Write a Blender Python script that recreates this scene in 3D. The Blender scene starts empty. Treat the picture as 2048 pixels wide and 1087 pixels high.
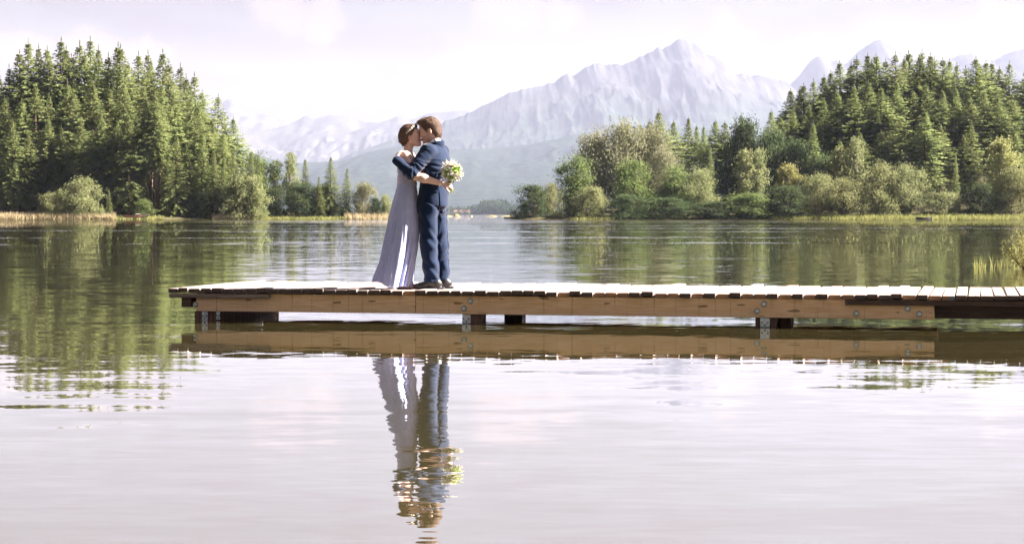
import bpy, bmesh, math, random
import numpy as np
from mathutils import Vector, Matrix

# ------------------------------------------------------------------ camera, sky, sun, exposure
SC = bpy.context.scene
COL = SC.collection
F_PX, CAM_H, HZ = 3982.0, 1.115, 428.0          # focal length in photo pixels, eye height, horizon row
SUN_EL, SUN_AZ = math.radians(35), math.radians(5)   # height; angle from +X towards +Y
SUN_DIR = Vector((math.cos(SUN_EL)*math.cos(SUN_AZ), math.cos(SUN_EL)*math.sin(SUN_AZ), math.sin(SUN_EL)))

cam_d = bpy.data.cameras.new('camera')
cam = bpy.data.objects.new('camera', cam_d); COL.objects.link(cam)
cam.location = (0, 0, CAM_H); cam.rotation_euler = (math.radians(90), 0, 0)
cam_d.lens = 70.0; cam_d.sensor_width = 36.0; cam_d.shift_y = -115.5/2048
cam_d.clip_start = 0.1; cam_d.clip_end = 60000
SC.camera = cam

def nn(nt, typ, **kw):
    n = nt.nodes.new(typ)
    for k, v in kw.items():
        if k == 'inp':
            for i, val in v.items(): n.inputs[i].default_value = val
        else: setattr(n, k, v)
    return n
def lk(nt, a, b): nt.links.new(a, b)
def vmath(nt, op, a, b=None):
    n = nn(nt, 'ShaderNodeVectorMath', operation=op)
    for i, s in enumerate((a, b)):
        if s is None: continue
        if isinstance(s, (tuple, list)): n.inputs[i].default_value = s
        else: lk(nt, s, n.inputs[i])
    return n.outputs['Value'] if op in ('LENGTH', 'DISTANCE', 'DOT_PRODUCT') else n.outputs[0]
def fmath(nt, op, a, b=None, c=None, clamp=False):
    n = nn(nt, 'ShaderNodeMath', operation=op); n.use_clamp = clamp
    for i, s in enumerate((a, b, c)):
        if s is None: continue
        if isinstance(s, (int, float)): n.inputs[i].default_value = s
        else: lk(nt, s, n.inputs[i])
    return n.outputs[0]
def maprange(nt, v, a, b, c=0.0, d=1.0, smooth=True):
    n = nn(nt, 'ShaderNodeMapRange', interpolation_type='SMOOTHSTEP' if smooth else 'LINEAR')
    lk(nt, v, n.inputs[0])
    for i, x in enumerate((a, b, c, d)): n.inputs[i+1].default_value = x
    return n.outputs[0]
def noise(nt, vec, scale, detail=2.0, rough=0.5, dist=0.0):
    n = nn(nt, 'ShaderNodeTexNoise', inp={'Scale': scale, 'Detail': detail, 'Roughness': rough, 'Distortion': dist})
    if vec is not None: lk(nt, vec, n.inputs['Vector'])
    return n
def mixcol(nt, fac, a, b, blend='MIX'):
    n = nn(nt, 'ShaderNodeMix', data_type='RGBA', blend_type=blend)
    for s, i in ((fac, 0), (a, 6), (b, 7)):
        if isinstance(s, (int, float)): n.inputs[i].default_value = s
        elif isinstance(s, (tuple, list)): n.inputs[i].default_value = tuple(s)[:3] + (1,)
        else: lk(nt, s, n.inputs[i])
    return n.outputs[2]

SKY_STRENGTH = 0.05
world = bpy.data.worlds.new('World'); SC.world = world; world.use_nodes = True
wn = world.node_tree; wn.nodes.clear()
sky = nn(wn, 'ShaderNodeTexSky', sky_type='NISHITA', sun_disc=False, sun_elevation=SUN_EL,
         sun_rotation=math.pi/2 - SUN_AZ, altitude=800.0, air_density=1.0, dust_density=2.5, ozone_density=1.0)
wtc = nn(wn, 'ShaderNodeTexCoord')
wdir = vmath(wn, 'NORMALIZE', wtc.outputs['Generated'])
# a thin veil of high cloud over the whole sky
veil = noise(wn, vmath(wn, 'MULTIPLY', wdir, (3.0, 3.0, 11.0)), 3.2, 7.0, 0.6, 0.5).outputs['Fac']
veil_m = maprange(wn, veil, 0.38, 0.62, 0.93, 1.0)
col1 = mixcol(wn, veil_m, sky.outputs[0], (1.04, 0.90, 0.93))
# cumulus heads low over the hills
def sky_dir(px, py):
    return Vector(((px-1024)/F_PX, 1.0, (HZ-py)/F_PX)).normalized()
pn = noise(wn, wdir, 38.0, 6.0, 0.62).outputs['Color']
warp = vmath(wn, 'ADD', wdir, vmath(wn, 'MULTIPLY', vmath(wn, 'SUBTRACT', pn, (0.5, 0.5, 0.5)), (0.034, 0.034, 0.034)))
puff = None
for px, py, r in ((-70, 120, 44), (20, 85, 36), (60, 108, 40), (180, 74, 32), (215, 95, 44), (150, 108, 40), (300, 86, 34), (335, 98, 28), (265, 112, 40),
                  (1440, 60, 46), (1500, 72, 34), (1622, 92, 27), (1640, 72, 18), (1722, 84, 24), (1806, 82, 22), (1850, 102, 26), (1990, 60, 60), (2130, 60, 70),
                  (560, 20, 60), (640, 40, 46), (1010, 15, 70), (1120, 40, 50)):
    d0 = sky_dir(px, py)
    dv = vmath(wn, 'MULTIPLY', vmath(wn, 'SUBTRACT', warp, tuple(d0)), (1.0, 1.0, 1.25))
    m = maprange(wn, vmath(wn, 'LENGTH', dv), r*1.2/F_PX, r*0.55/F_PX)
    puff = m if puff is None else fmath(wn, 'MAXIMUM', puff, m)
puff = fmath(wn, 'MULTIPLY', puff, 0.9)
col2 = mixcol(wn, puff, col1, (1.75, 1.46, 1.38))
bg = nn(wn, 'ShaderNodeBackground', inp={'Strength': SKY_STRENGTH}); lk(wn, col2, bg.inputs[0])
wo = nn(wn, 'ShaderNodeOutputWorld'); lk(wn, bg.outputs[0], wo.inputs[0])

sun_d = bpy.data.lights.new('sun', 'SUN'); sun_d.energy = 5.0; sun_d.angle = math.radians(0.53); sun_d.color = (1.0, 0.89, 0.83)
sun = bpy.data.objects.new('sun', sun_d); COL.objects.link(sun)
sun.rotation_euler = SUN_DIR.to_track_quat('Z', 'Y').to_euler(); sun.location = (40, 10, 60)

vs = SC.view_settings; vs.view_transform = 'Standard'; vs.look = 'None'; vs.gamma = 1.0; vs.use_curve_mapping = False
vs.exposure = 2.72
cy = SC.cycles
cy.use_denoising = True
try: cy.denoiser = 'OPENIMAGEDENOISE'
except Exception: pass
cy.max_bounces = 8; cy.diffuse_bounces = 3; cy.glossy_bounces = 4; cy.transmission_bounces = 4; cy.volume_bounces = 0
cy.transparent_max_bounces = 8; cy.caustics_reflective = False; cy.caustics_refractive = False
cy.sample_clamp_indirect = 6.0

# ------------------------------------------------------------------ helpers
def at(px, py, Y):
    """photo row/column at a known distance -> place in metres"""
    return Vector(((px-1024)*Y/F_PX, Y, CAM_H - (py-HZ)*Y/F_PX))
def X_at(px, Y): return (px-1024)*Y/F_PX

def new_mat(name):
    m = bpy.data.materials.new(name); m.use_nodes = True; m.node_tree.nodes.clear()
    return m, m.node_tree
def out(nt, sh, vol=False):
    o = nn(nt, 'ShaderNodeOutputMaterial'); lk(nt, sh, o.inputs['Volume' if vol else 'Surface'])
def principled(nt, rough=0.6, spec=0.3, **inp):
    p = nn(nt, 'ShaderNodeBsdfPrincipled'); p.inputs['Roughness'].default_value = rough
    p.inputs['Specular IOR Level'].default_value = spec
    for k, v in inp.items(): p.inputs[k.replace('_', ' ')].default_value = v
    return p
def simple_mat(name, c1, c2, scale=8.0, rough=0.7, spec=0.3, stretch=(1, 1, 1), bump=0.0, **inp):
    m, nt = new_mat(name)
    tc = nn(nt, 'ShaderNodeTexCoord')
    v = vmath(nt, 'MULTIPLY', tc.outputs['Object'], stretch)
    n = noise(nt, v, scale, 5.0, 0.6)
    c = mixcol(nt, maprange(nt, n.outputs['Fac'], 0.3, 0.7), c1, c2)
    p = principled(nt, rough, spec, **inp); lk(nt, c, p.inputs['Base Color'])
    if bump:
        b = nn(nt, 'ShaderNodeBump', inp={'Strength': bump, 'Distance': 0.01}); lk(nt, n.outputs['Fac'], b.inputs['Height']); lk(nt, b.outputs[0], p.inputs['Normal'])
    out(nt, p.outputs[0]); return m

def mesh_from(name, verts, faces, mats, smooth=False, face_mat=None):
    me = bpy.data.meshes.new(name)
    verts = np.asarray(verts, dtype=np.float32)
    if isinstance(faces, np.ndarray):
        k = faces.shape[1]; nf = len(faces)
        me.vertices.add(len(verts)); me.vertices.foreach_set('co', verts.ravel())
        me.loops.add(nf*k); me.loops.foreach_set('vertex_index', faces.astype(np.int32).ravel())
        me.polygons.add(nf); me.polygons.foreach_set('loop_start', np.arange(0, nf*k, k, dtype=np.int32))
        me.update(calc_edges=True)
    else:
        me.from_pydata(verts.tolist(), [], faces); me.update()
    for m in (mats if isinstance(mats, (list, tuple)) else [mats]): me.materials.append(m)
    if face_mat is not None: me.polygons.foreach_set('material_index', np.asarray(face_mat, dtype=np.int32))
    me.polygons.foreach_set('use_smooth', np.full(len(me.polygons), bool(smooth)))
    return me
def link(name, data, parent=None, loc=None):
    o = bpy.data.objects.new(name, data); COL.objects.link(o)
    if parent is not None: o.parent = parent
    if loc is not None: o.location = loc
    return o
def tag(o, label, cat, group=None):
    o['label'] = label; o['category'] = cat
    if group: o['group'] = group
    return o
def struct(name, data, loc=None):
    o = link(name, data, None, loc); o['kind'] = 'structure'; return o

class MB:
    """collects plain shapes into one mesh"""
    def __init__(s): s.v = []; s.f = []; s.m = []
    def box(s, lo, hi, mat=0, bev=0.0):
        x0, y0, z0 = lo; x1, y1, z1 = hi
        b = len(s.v); e = bev
        if e <= 0:
            s.v += [(x0,y0,z0),(x1,y0,z0),(x1,y1,z0),(x0,y1,z0),(x0,y0,z1),(x1,y0,z1),(x1,y1,z1),(x0,y1,z1)]
            fs = [(0,3,2,1),(4,5,6,7),(0,1,5,4),(1,2,6,5),(2,3,7,6),(3,0,4,7)]
            s.f += [tuple(b+i for i in f) for f in fs]; s.m += [mat]*6
        else:      # chamfered box
            pts = []
            for z, ins in ((z0, e), (z0+e, 0), (z1-e, 0), (z1, e)):
                pts += [(x0+ins, y0+ins, z), (x1-ins, y0+ins, z), (x1-ins, y1-ins, z), (x0+ins, y1-ins, z)]
            s.v += pts
            s.f.append((b+3, b+2, b+1, b)); s.f.append((b+12, b+13, b+14, b+15)); s.m += [mat]*2
            for k in range(3):
                for j in range(4):
                    a = b+4*k+j; c = b+4*k+(j+1) % 4
                    s.f.append((a, c, c+4, a+4)); s.m.append(mat)
        return s
    def tube(s, pts, radii, n=8, mat=0, cap=True):
        pts = [Vector(p) for p in pts]; b = len(s.v)
        for i, p in enumerate(pts):
            t = (pts[min(i+1, len(pts)-1)] - pts[max(i-1, 0)]).normalized()
            a = t.cross(Vector((0, 0, 1)) if abs(t.z) < 0.9 else Vector((1, 0, 0))).normalized(); c = t.cross(a)
            for k in range(n):
                q = 2*math.pi*k/n
                s.v.append(tuple(p + (a*math.cos(q) + c*math.sin(q))*radii[i]))
        for i in range(len(pts)-1):
            for k in range(n):
                s.f.append((b+i*n+k, b+i*n+(k+1) % n, b+(i+1)*n+(k+1) % n, b+(i+1)*n+k)); s.m.append(mat)
        if cap:
            s.f.append(tuple(b+k for k in range(n))[::-1]); s.f.append(tuple(b+(len(pts)-1)*n+k for k in range(n))); s.m += [mat]*2
        return s
    def mesh(s, name, mats, smooth=False): return mesh_from(name, s.v, s.f, mats, smooth, s.m)
    def build(s, name, mats, parent=None, loc=None, smooth=False): return link(name, s.mesh(name, mats, smooth), parent, loc)

def vnoise(p, seed=0):
    """value noise, p (N,2|3) -> (N,) in 0..1"""
    p = np.asarray(p, dtype=np.float64)
    if p.shape[1] == 2: p = np.concatenate([p, np.zeros((len(p), 1))], 1)
    i = np.floor(p).astype(np.int64); f = p - i; f = f*f*(3-2*f)
    def h(a, b, c):
        n = (a*374761393 + b*668265263 + c*2147483647 + seed*974711) & 0x7fffffff
        n = ((n ^ (n >> 13))*1274126177) & 0x7fffffff
        return ((n ^ (n >> 16)) & 0xffff)/65535.0
    r = 0
    for dx in (0, 1):
        for dy in (0, 1):
            for dz in (0, 1):
                w = (f[:, 0] if dx else 1-f[:, 0])*(f[:, 1] if dy else 1-f[:, 1])*(f[:, 2] if dz else 1-f[:, 2])
                r = r + w*h(i[:, 0]+dx, i[:, 1]+dy, i[:, 2]+dz)
    return r
def fbm(p, oct=4, seed=0, ridged=False):
    p = np.asarray(p, dtype=np.float64); a, t, r = 1.0, 0.0, 0
    for k in range(oct):
        n = vnoise(p*2**k + 17.3*k, seed+k)
        if ridged: n = 1-np.abs(2*n-1)
        r = r + a*n; t += a; a *= 0.5
    return r/t
def sstep(a, b, x):
    t = np.clip((x-a)/(b-a), 0, 1); return t*t*(3-2*t)

ORD = ['first','second','third','fourth','fifth','sixth','seventh','eighth','ninth','tenth','eleventh','twelfth','thirteenth','fourteenth',
       'fifteenth','sixteenth','seventeenth','eighteenth','nineteenth','twentieth']
TENS = {20: 'twenty', 30: 'thirty', 40: 'forty', 50: 'fifty', 60: 'sixty'}
def ordinal(n):
    if n <= 20: return ORD[n-1]
    t, u = n//10*10, n % 10
    return (TENS[t]+'-'+ORD[u-1]) if u else TENS[t][:-1]+'ieth'

#@@WATER
# ------------------------------------------------------------------ the lake
def water_material():
    m, nt = new_mat('lake_water')
    g = nn(nt, 'ShaderNodeNewGeometry'); pos = g.outputs['Position']
    sep = nn(nt, 'ShaderNodeSeparateXYZ'); lk(nt, pos, sep.inputs[0]); y = sep.outputs['Y']; x = sep.outputs['X']
    def slope(scale, detail=2.0, off=(0, 0, 0)):
        n = noise(nt, vmath(nt, 'ADD', vmath(nt, 'MULTIPLY', pos, scale), off), 1.0, detail, 0.5)
        return vmath(nt, 'SUBTRACT', n.outputs['Color'], (0.5, 0.5, 0.5))
    def amp(vec, a, k=(1, 1, 0)):
        s = nn(nt, 'ShaderNodeVectorMath', operation='SCALE'); lk(nt, vmath(nt, 'MULTIPLY', vec, k), s.inputs[0])
        if isinstance(a, (int, float)): s.inputs['Scale'].default_value = a
        else: lk(nt, a, s.inputs['Scale'])
        return s.outputs[0]
    # calm water near the camera; wind lanes farther out
    patch = noise(nt, vmath(nt, 'MULTIPLY', pos, (0.16, 0.33, 1)), 1.0, 2.0).outputs['Fac']
    near_patch = fmath(nt, 'MULTIPLY', maprange(nt, patch, 0.46, 0.68), maprange(nt, y, 26.0, 15.0))
    a_long = fmath(nt, 'MULTIPLY_ADD', near_patch, 0.060, 0.018)
    a_long = fmath(nt, 'ADD', a_long, maprange(nt, y, 20.0, 60.0, 0.0, 0.035))
    lane_w = noise(nt, vmath(nt, 'MULTIPLY', pos, (0.012, 0.05, 1)), 1.0, 3.0, 0.6).outputs['Fac']
    lane = fmath(nt, 'MULTIPLY', maprange(nt, lane_w, 0.50, 0.66), maprange(nt, y, 35.0, 90.0))
    far = maprange(nt, y, 215.0, 300.0)
    rough = fmath(nt, 'MAXIMUM', lane, far)
    s = amp(slope((0.42, 2.3, 1), 2.5, (7.7, 3.1, 0)), a_long, (0.45, 1.0, 0))
    s = vmath(nt, 'ADD', s, amp(slope((2.2, 5.0, 1), 1.5, (5, 9, 0)), fmath(nt, 'MULTIPLY_ADD', maprange(nt, y, 8.0, 45.0), 0.030, 0.020), (0.8, 1.0, 0)))
    s = vmath(nt, 'ADD', s, amp(slope((0.05, 0.22, 1), 1.0, (31, 2, 0)), 0.006))
    s = vmath(nt, 'ADD', s, amp(slope((0.7, 1.6, 1), 3.0, (3, 71, 0)), fmath(nt, 'MULTIPLY', rough, 0.55), (0.5, 1.0, 0)))
    s = vmath(nt, 'ADD', s, amp(slope((5.0, 13.0, 1), 1.0, (1, 44, 0)), 0.016, (1.0, 1.0, 0)))
    nrm = vmath(nt, 'NORMALIZE', vmath(nt, 'ADD', s, (0, 0, 1)))
    fr = nn(nt, 'ShaderNodeFresnel', inp={'IOR': 1.333}); lk(nt, nrm, fr.inputs['Normal'])
    murk = noise(nt, vmath(nt, 'MULTIPLY', pos, (0.1, 0.1, 1)), 1.0, 3.0).outputs['Fac']
    dif = nn(nt, 'ShaderNodeBsdfDiffuse'); lk(nt, mixcol(nt, murk, (0.085, 0.075, 0.030), (0.115, 0.100, 0.045)), dif.inputs['Color'])
    gl = nn(nt, 'ShaderNodeBsdfGlossy', inp={'Roughness': 0.0, 'Color': (0.98, 0.98, 0.98, 1)}); lk(nt, nrm, gl.inputs['Normal'])
    mx = nn(nt, 'ShaderNodeMixShader'); lk(nt, fmath(nt, 'POWER', fr.outputs[0], 0.24), mx.inputs[0]); lk(nt, dif.outputs[0], mx.inputs[1]); lk(nt, gl.outputs[0], mx.inputs[2])
    out(nt, mx.outputs[0]); return m
M_WATER = water_material()
struct('lake_water', mesh_from('lake_water', [(-8000, -400, 0), (8000, -400, 0), (8000, 4400, 0), (-8000, 4400, 0)], [(0, 1, 2, 3)], M_WATER))

#@@MOUNTAINS
# ------------------------------------------------------------------ land far off: hills and mountains
KM = 2.0      # the ranges stand 9 to 22 km away
def hill_material(name, ca, cb, scale, snow=None, rock=None):
    scale /= KM
    m, nt = new_mat(name)
    g = nn(nt, 'ShaderNodeNewGeometry'); pos = g.outputs['Position']
    n = noise(nt, pos, scale, 6.0, 0.65)
    c = mixcol(nt, maprange(nt, n.outputs['Fac'], 0.35, 0.65), ca, cb)
    sep = nn(nt, 'ShaderNodeSeparateXYZ'); lk(nt, pos, sep.inputs[0])
    if rock:
        z0, z1, cr = rock; z0 *= KM; z1 *= KM
        n2 = noise(nt, pos, scale*0.25, 5.0, 0.6)
        zz = fmath(nt, 'MULTIPLY_ADD', n2.outputs['Fac'], (z1-z0)*1.2, sep.outputs['Z'])
        streak = noise(nt, vmath(nt, 'MULTIPLY', pos, (0.01, 0.003, 0.002)), 1.0, 5.0, 0.65).outputs['Fac']
        cr2 = mixcol(nt, maprange(nt, streak, 0.35, 0.65), tuple(k*0.62 for k in cr), tuple(min(1, k*1.3) for k in cr))
        c = mixcol(nt, maprange(nt, zz, z0+(z1-z0)*0.4, z1+(z1-z0)*0.4), c, cr2)
    if snow:
        z0, z1, thr = snow; z0 *= KM; z1 *= KM
        n3 = noise(nt, vmath(nt, 'MULTIPLY', pos, (1, 1, 0.45)), 0.0021, 7.0, 0.62)
        f = fmath(nt, 'MULTIPLY', maprange(nt, n3.outputs['Fac'], thr, thr+0.05), maprange(nt, sep.outputs['Z'], z0, z1))
        c = mixcol(nt, f, c, (0.38, 0.40, 0.43))
    d = nn(nt, 'ShaderNodeBsdfDiffuse'); lk(nt, c, d.inputs[0]); out(nt, d.outputs[0]); return m

def ridge(name, pts, D, depth, mat, amp=0.18, jag=1.0, nx=420, nd=44, seed=1, warp=0.06, front_pow=1.25, foot=None, spur=2.2):
    D *= KM; depth *= KM
    px = np.array([p[0] for p in pts], float); py = np.array([p[1] for p in pts], float)
    gx = np.linspace(px[0], px[-1], nx)
    X = (gx-1024)*D/F_PX
    prof_py = np.interp(gx, px, py)
    L = D/F_PX
    prof_py += jag*((fbm(np.stack([gx/9.0, gx*0], 1), 4, seed)-0.5)*5.0)
    H = CAM_H + (HZ-prof_py)*L
    edge = sstep(0, 0.05, (gx-gx[0])/(gx[-1]-gx[0]))*sstep(0, 0.05, (gx[-1]-gx)/(gx[-1]-gx[0]))
    H = H*edge + (-1)*(1-edge)
    Hmax = H.max()
    ker = np.hanning(max(9, nx//22)); Hsm = np.convolve(np.pad(H, len(ker)//2, mode='edge'), ker/ker.sum(), 'same')[len(ker)//2:len(ker)//2+nx]
    ts = np.concatenate([np.linspace(-0.35, 0, 8)[:-1], np.linspace(0, 1, nd)**1.1])
    V = []
    for t in ts:
        a = abs(t)
        P2 = np.stack([X/(depth*0.16), np.full(nx, t*spur)], 1)
        wp = (fbm(P2, 3, seed+40)-0.5)*2*warp*depth*min(1, a*3)
        w0 = math.exp(-(a/.07)**2); Hs = np.interp(X + wp, X, H*w0 + np.minimum(Hsm, H + .02*Hmax)*(1-w0))
        f = (1-a)**front_pow if t > 0 else (1-a/0.35)**1.2
        rid = fbm(np.stack([X/(depth*0.11)+wp/(depth*0.2), np.full(nx, t*spur*0.8)], 1), 5, seed+7, True)-0.62
        fine = fbm(np.stack([X/(depth*0.03), np.full(nx, t*9)], 1), 4, seed+90, True)-0.6
        w = np.clip(a*4, 0, 1)*(1-a)**0.6
        z = Hs*f + (rid*amp + fine*amp*0.7)*Hmax*w*np.clip(Hs/Hmax, 0.15, 1)
        z = np.minimum(z, Hs*(1-a*0.15)+2) if t > 0 else np.minimum(z, Hs)
        z = np.maximum(z, -1.5 + 3.0*(f > 0.001)*edge)
        V.append(np.stack([X*(1 - t*depth/D*0.0), np.full(nx, D - t*depth), z], 1))
    V = np.concatenate(V); m = len(ts)
    i, j = np.meshgrid(np.arange(m-1), np.arange(nx-1), indexing='ij'); a = (i*nx+j).ravel()
    Fc = np.stack([a, a+nx, a+nx+1, a+1], 1)
    return struct(name, mesh_from(name, V, Fc, mat, True))

M_FARM = hill_material('far_mountain', (0.025, 0.035, 0.036), (0.05, 0.06, 0.055), 0.008, snow=(190, 400, 0.60), rock=(120, 320, (0.055, 0.058, 0.068)))
M_MAIN = hill_material('main_mountain', (0.015, 0.027, 0.026), (0.035, 0.050, 0.040), 0.012, snow=(280, 400, 0.70), rock=(350, 520, (0.050, 0.052, 0.062)))
M_HILL = hill_material('wooded_hill', (0.005, 0.014, 0.015), (0.035, 0.050, 0.036), 0.045)

ridge('snowy_mountains', [(-500, 300), (0, 235), (250, 250), (380, 235), (430, 210), (455, 197), (470, 203), (490, 222), (510, 228), (530, 230), (560, 241), (590, 244), (612, 231),
      (628, 239), (645, 233), (665, 230), (700, 236), (730, 244), (760, 246), (820, 242), (850, 228), (880, 226), (905, 220), (935, 222), (960, 232), (1100, 260), (1400, 260), (2400, 330)],
      9000, 2000, M_FARM, amp=0.20, spur=6.0, jag=1.2, seed=3)
ridge('middle_mountains', [(350, 400), (430, 345), (500, 318), (560, 290), (620, 268), (660, 262), (700, 266), (745, 250), (775, 240), (796, 233), (815, 239), (850, 236), (900, 244), (1000, 262), (1200, 300), (1500, 380)],
      8600, 1500, M_FARM, amp=0.2, jag=0.6, seed=11, nx=300)
ridge('rocky_peaks', [(1420, 330), (1540, 210), (1577, 172), (1600, 150), (1615, 128), (1628, 117), (1637, 112), (1650, 118), (1660, 123), (1672, 119), (1690, 128), (1710, 110), (1730, 93), (1750, 82), (1764, 79), (1785, 90),
      (1800, 101), (1815, 113), (1840, 126), (1900, 118), (1925, 110), (1945, 107), (1965, 115), (1985, 123), (2010, 108), (2048, 96), (2100, 86), (2180, 110), (2300, 180), (2500, 300)],
      8000, 1700, M_MAIN, amp=0.11, spur=6.0, jag=1.0, seed=21, nx=320)
ridge('great_mountain', [(560, 420), (650, 330), (720, 300), (780, 282), (840, 262), (890, 243), (940, 225), (980, 206), (1010, 190), (1040, 180), (1080, 172), (1110, 165), (1118, 158), (1125, 151), (1135, 149), (1145, 153),
      (1165, 140), (1180, 130), (1195, 127), (1215, 131), (1230, 128), (1245, 131), (1262, 124), (1280, 115), (1300, 105), (1317, 94), (1325, 97), (1340, 92), (1352, 81), (1362, 77), (1372, 78), (1380, 87), (1390, 88),
      (1400, 97), (1412, 108), (1425, 110), (1440, 121), (1455, 136), (1470, 146), (1490, 150), (1520, 152), (1545, 157), (1565, 160), (1577, 168), (1600, 186), (1700, 235), (1900, 300), (2200, 380)],
      7600, 1900, M_MAIN, amp=0.10, jag=1.7, seed=5, nx=760, nd=90, spur=7.0)
ridge('wooded_hills', [(-600, 330), (0, 300), (400, 290), (470, 292), (520, 312), (580, 326), (640, 324), (690, 320), (715, 312), (740, 303), (780, 295), (830, 291), (900, 299), (950, 298), (1000, 296), (1050, 290),
      (1100, 280), (1150, 269), (1180, 263), (1250, 250), (1400, 255), (1600, 270), (2048, 260), (2500, 320)],
      6000, 2300, M_HILL, amp=0.16, jag=0.55, seed=31, nx=700, nd=50, front_pow=1.1)
ridge('low_hills', [(-300, 360), (300, 350), (600, 372), (800, 366), (900, 380), (1010, 392), (1100, 372), (1250, 350), (1700, 345), (2300, 370)],
      4600, 1200, M_HILL, amp=0.12, jag=0.8, seed=37, nx=420, nd=30, front_pow=1.2)
M_FIELD = hill_material('meadow', (0.10, 0.13, 0.045), (0.16, 0.17, 0.07), 0.05)
struct('far_shore', MB().box((-5000, 3900, -0.9), (5000, 7600, 1.6)).mesh('far_shore', M_FIELD))

# ------------------------------------------------------------------ air: one box of even haze round everything
m, nt = new_mat('haze_air')
pv = nn(nt, 'ShaderNodeVolumePrincipled', inp={'Color': (0.61, 0.70, 1.0, 1), 'Absorption Color': (1, 1, 1, 1), 'Density': 0.000030, 'Anisotropy': 0.2})
out(nt, pv.outputs[0], True)
hz = link('haze', MB().box((-18500, -700, -3.2), (18500, 20200, 1500)).mesh('haze', m)); hz['kind'] = 'stuff'; hz['label'] = 'pale blue haze over lake and mountains'

#@@BANKS
# ------------------------------------------------------------------ lake banks
M_BANK = simple_mat('bank_soil', (0.045, 0.045, 0.022), (0.10, 0.09, 0.045), 0.35, 0.9, 0.1)
def interp(pts):
    xs = [p[0] for p in pts]; ys = [p[1] for p in pts]
    return lambda v: np.interp(v, xs, ys)
# shoreline distance by column, hill height by column
L_SHORE = interp([(-700, 424), (0, 424), (300, 430), (480, 436), (700, 440), (790, 444), (815, 470)])
R_SHORE = interp([(1005, 500), (1032, 428), (1200, 424), (1500, 428), (1900, 420), (2048, 416), (2800, 416)])
L_HILL = interp([(-700, 9), (300, 8), (420, 5), (520, 2.5), (600, 1.2), (810, 0.7)])
R_HILL = interp([(1010, 0.8), (1150, 1.6), (1350, 4), (1550, 8), (1700, 14), (2800, 17)])
def bank_z(side, px, Y):
    sh, hl = (L_SHORE, L_HILL) if side == 'L' else (R_SHORE, R_HILL)
    px = np.asarray(px, float); Y = np.asarray(Y, float); s = sh(px); t = Y - s
    z = -0.9 + 1.25*sstep(-2.5, 3.0, t) + (hl(px)-0.35)*sstep(4, 75, t)
    # the narrow spit falls back to the water on its far side
    w = np.where(side == 'L', np.interp(px, [520, 620, 800], [150, 60, 14]), np.interp(px, [1010, 1120, 1300], [12, 60, 150]))
    return z - 3.0*sstep(w, w+14, t)*(hl(px) < 6)
def bank(name, side, p0, p1):
    nx, ny = 170, 60
    gx = np.linspace(p0, p1, nx); V = []
    for k in range(ny):
        t = -4 + 160*(k/(ny-1))**1.6
        Y = (L_SHORE if side == 'L' else R_SHORE)(gx) + t
        z = np.maximum(bank_z(side, gx, Y) + (vnoise(np.stack([gx/22, Y/4], 1), 5)-0.5)*0.5, -0.9)
        V.append(np.stack([(gx-1024)*Y/F_PX, Y, z], 1))
    V = np.concatenate(V); i, j = np.meshgrid(np.arange(ny-1), np.arange(nx-1), indexing='ij'); a = (i*nx+j).ravel()
    return struct(name, mesh_from(name, V, np.stack([a, a+1, a+nx+1, a+nx], 1), M_BANK, True))
bank('left_bank', 'L', -600, 812)
bank('right_bank', 'R', 1008, 2700)

#@@TREES
# ------------------------------------------------------------------ trees
def leaf_material(name, dark, light, trans=0.35, hue=0.03, patch=0.5):
    m, nt = new_mat(name)
    oi = nn(nt, 'ShaderNodeObjectInfo'); tc = nn(nt, 'ShaderNodeTexCoord')
    n = noise(nt, tc.outputs['Object'], patch, 4.0, 0.7)
    f = fmath(nt, 'MULTIPLY_ADD', oi.outputs['Random'], 0.4, fmath(nt, 'MULTIPLY', maprange(nt, n.outputs['Fac'], 0.3, 0.7), 0.7), clamp=True)
    c = mixcol(nt, f, dark, light)
    hs = nn(nt, 'ShaderNodeHueSaturation'); lk(nt, c, hs.inputs['Color'])
    lk(nt, fmath(nt, 'MULTIPLY_ADD', oi.outputs['Random'], hue, 0.5-hue/2), hs.inputs['Hue'])
    d = nn(nt, 'ShaderNodeBsdfDiffuse'); lk(nt, hs.outputs[0], d.inputs[0])
    t = nn(nt, 'ShaderNodeBsdfTranslucent'); lk(nt, hs.outputs[0], t.inputs[0])
    mx = nn(nt, 'ShaderNodeMixShader', inp={0: trans}); lk(nt, d.outputs[0], mx.inputs[1]); lk(nt, t.outputs[0], mx.inputs[2])
    out(nt, mx.outputs[0]); return m
M_SPRUCE = leaf_material('spruce_needles', (0.078, 0.118, 0.047), (0.285, 0.318, 0.125), 0.55)
M_WILLOW = leaf_material('willow_leaves', (0.17, 0.20, 0.085), (0.32, 0.34, 0.17), 0.45)
M_SILVER = leaf_material('silvery_willow_leaves', (0.19, 0.205, 0.115), (0.31, 0.31, 0.195), 0.40, 0.01)
M_GREEN = leaf_material('broadleaf_leaves', (0.085, 0.13, 0.045), (0.21, 0.26, 0.095), 0.45)
M_DEEP = leaf_material('deep_green_leaves', (0.045, 0.072, 0.036), (0.11, 0.145, 0.065), 0.35)
M_YELLOW = leaf_material('yellow_green_leaves', (0.24, 0.26, 0.09), (0.38, 0.38, 0.17), 0.45)
M_BARK = simple_mat('bark', (0.10, 0.07, 0.05), (0.22, 0.15, 0.11), 1.5, 0.9, 0.1, (1, 1, 0.2))
M_PALEBARK = simple_mat('pale_bark', (0.20, 0.17, 0.14), (0.42, 0.38, 0.33), 1.5, 0.9, 0.1, (1, 1, 0.3))

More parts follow.
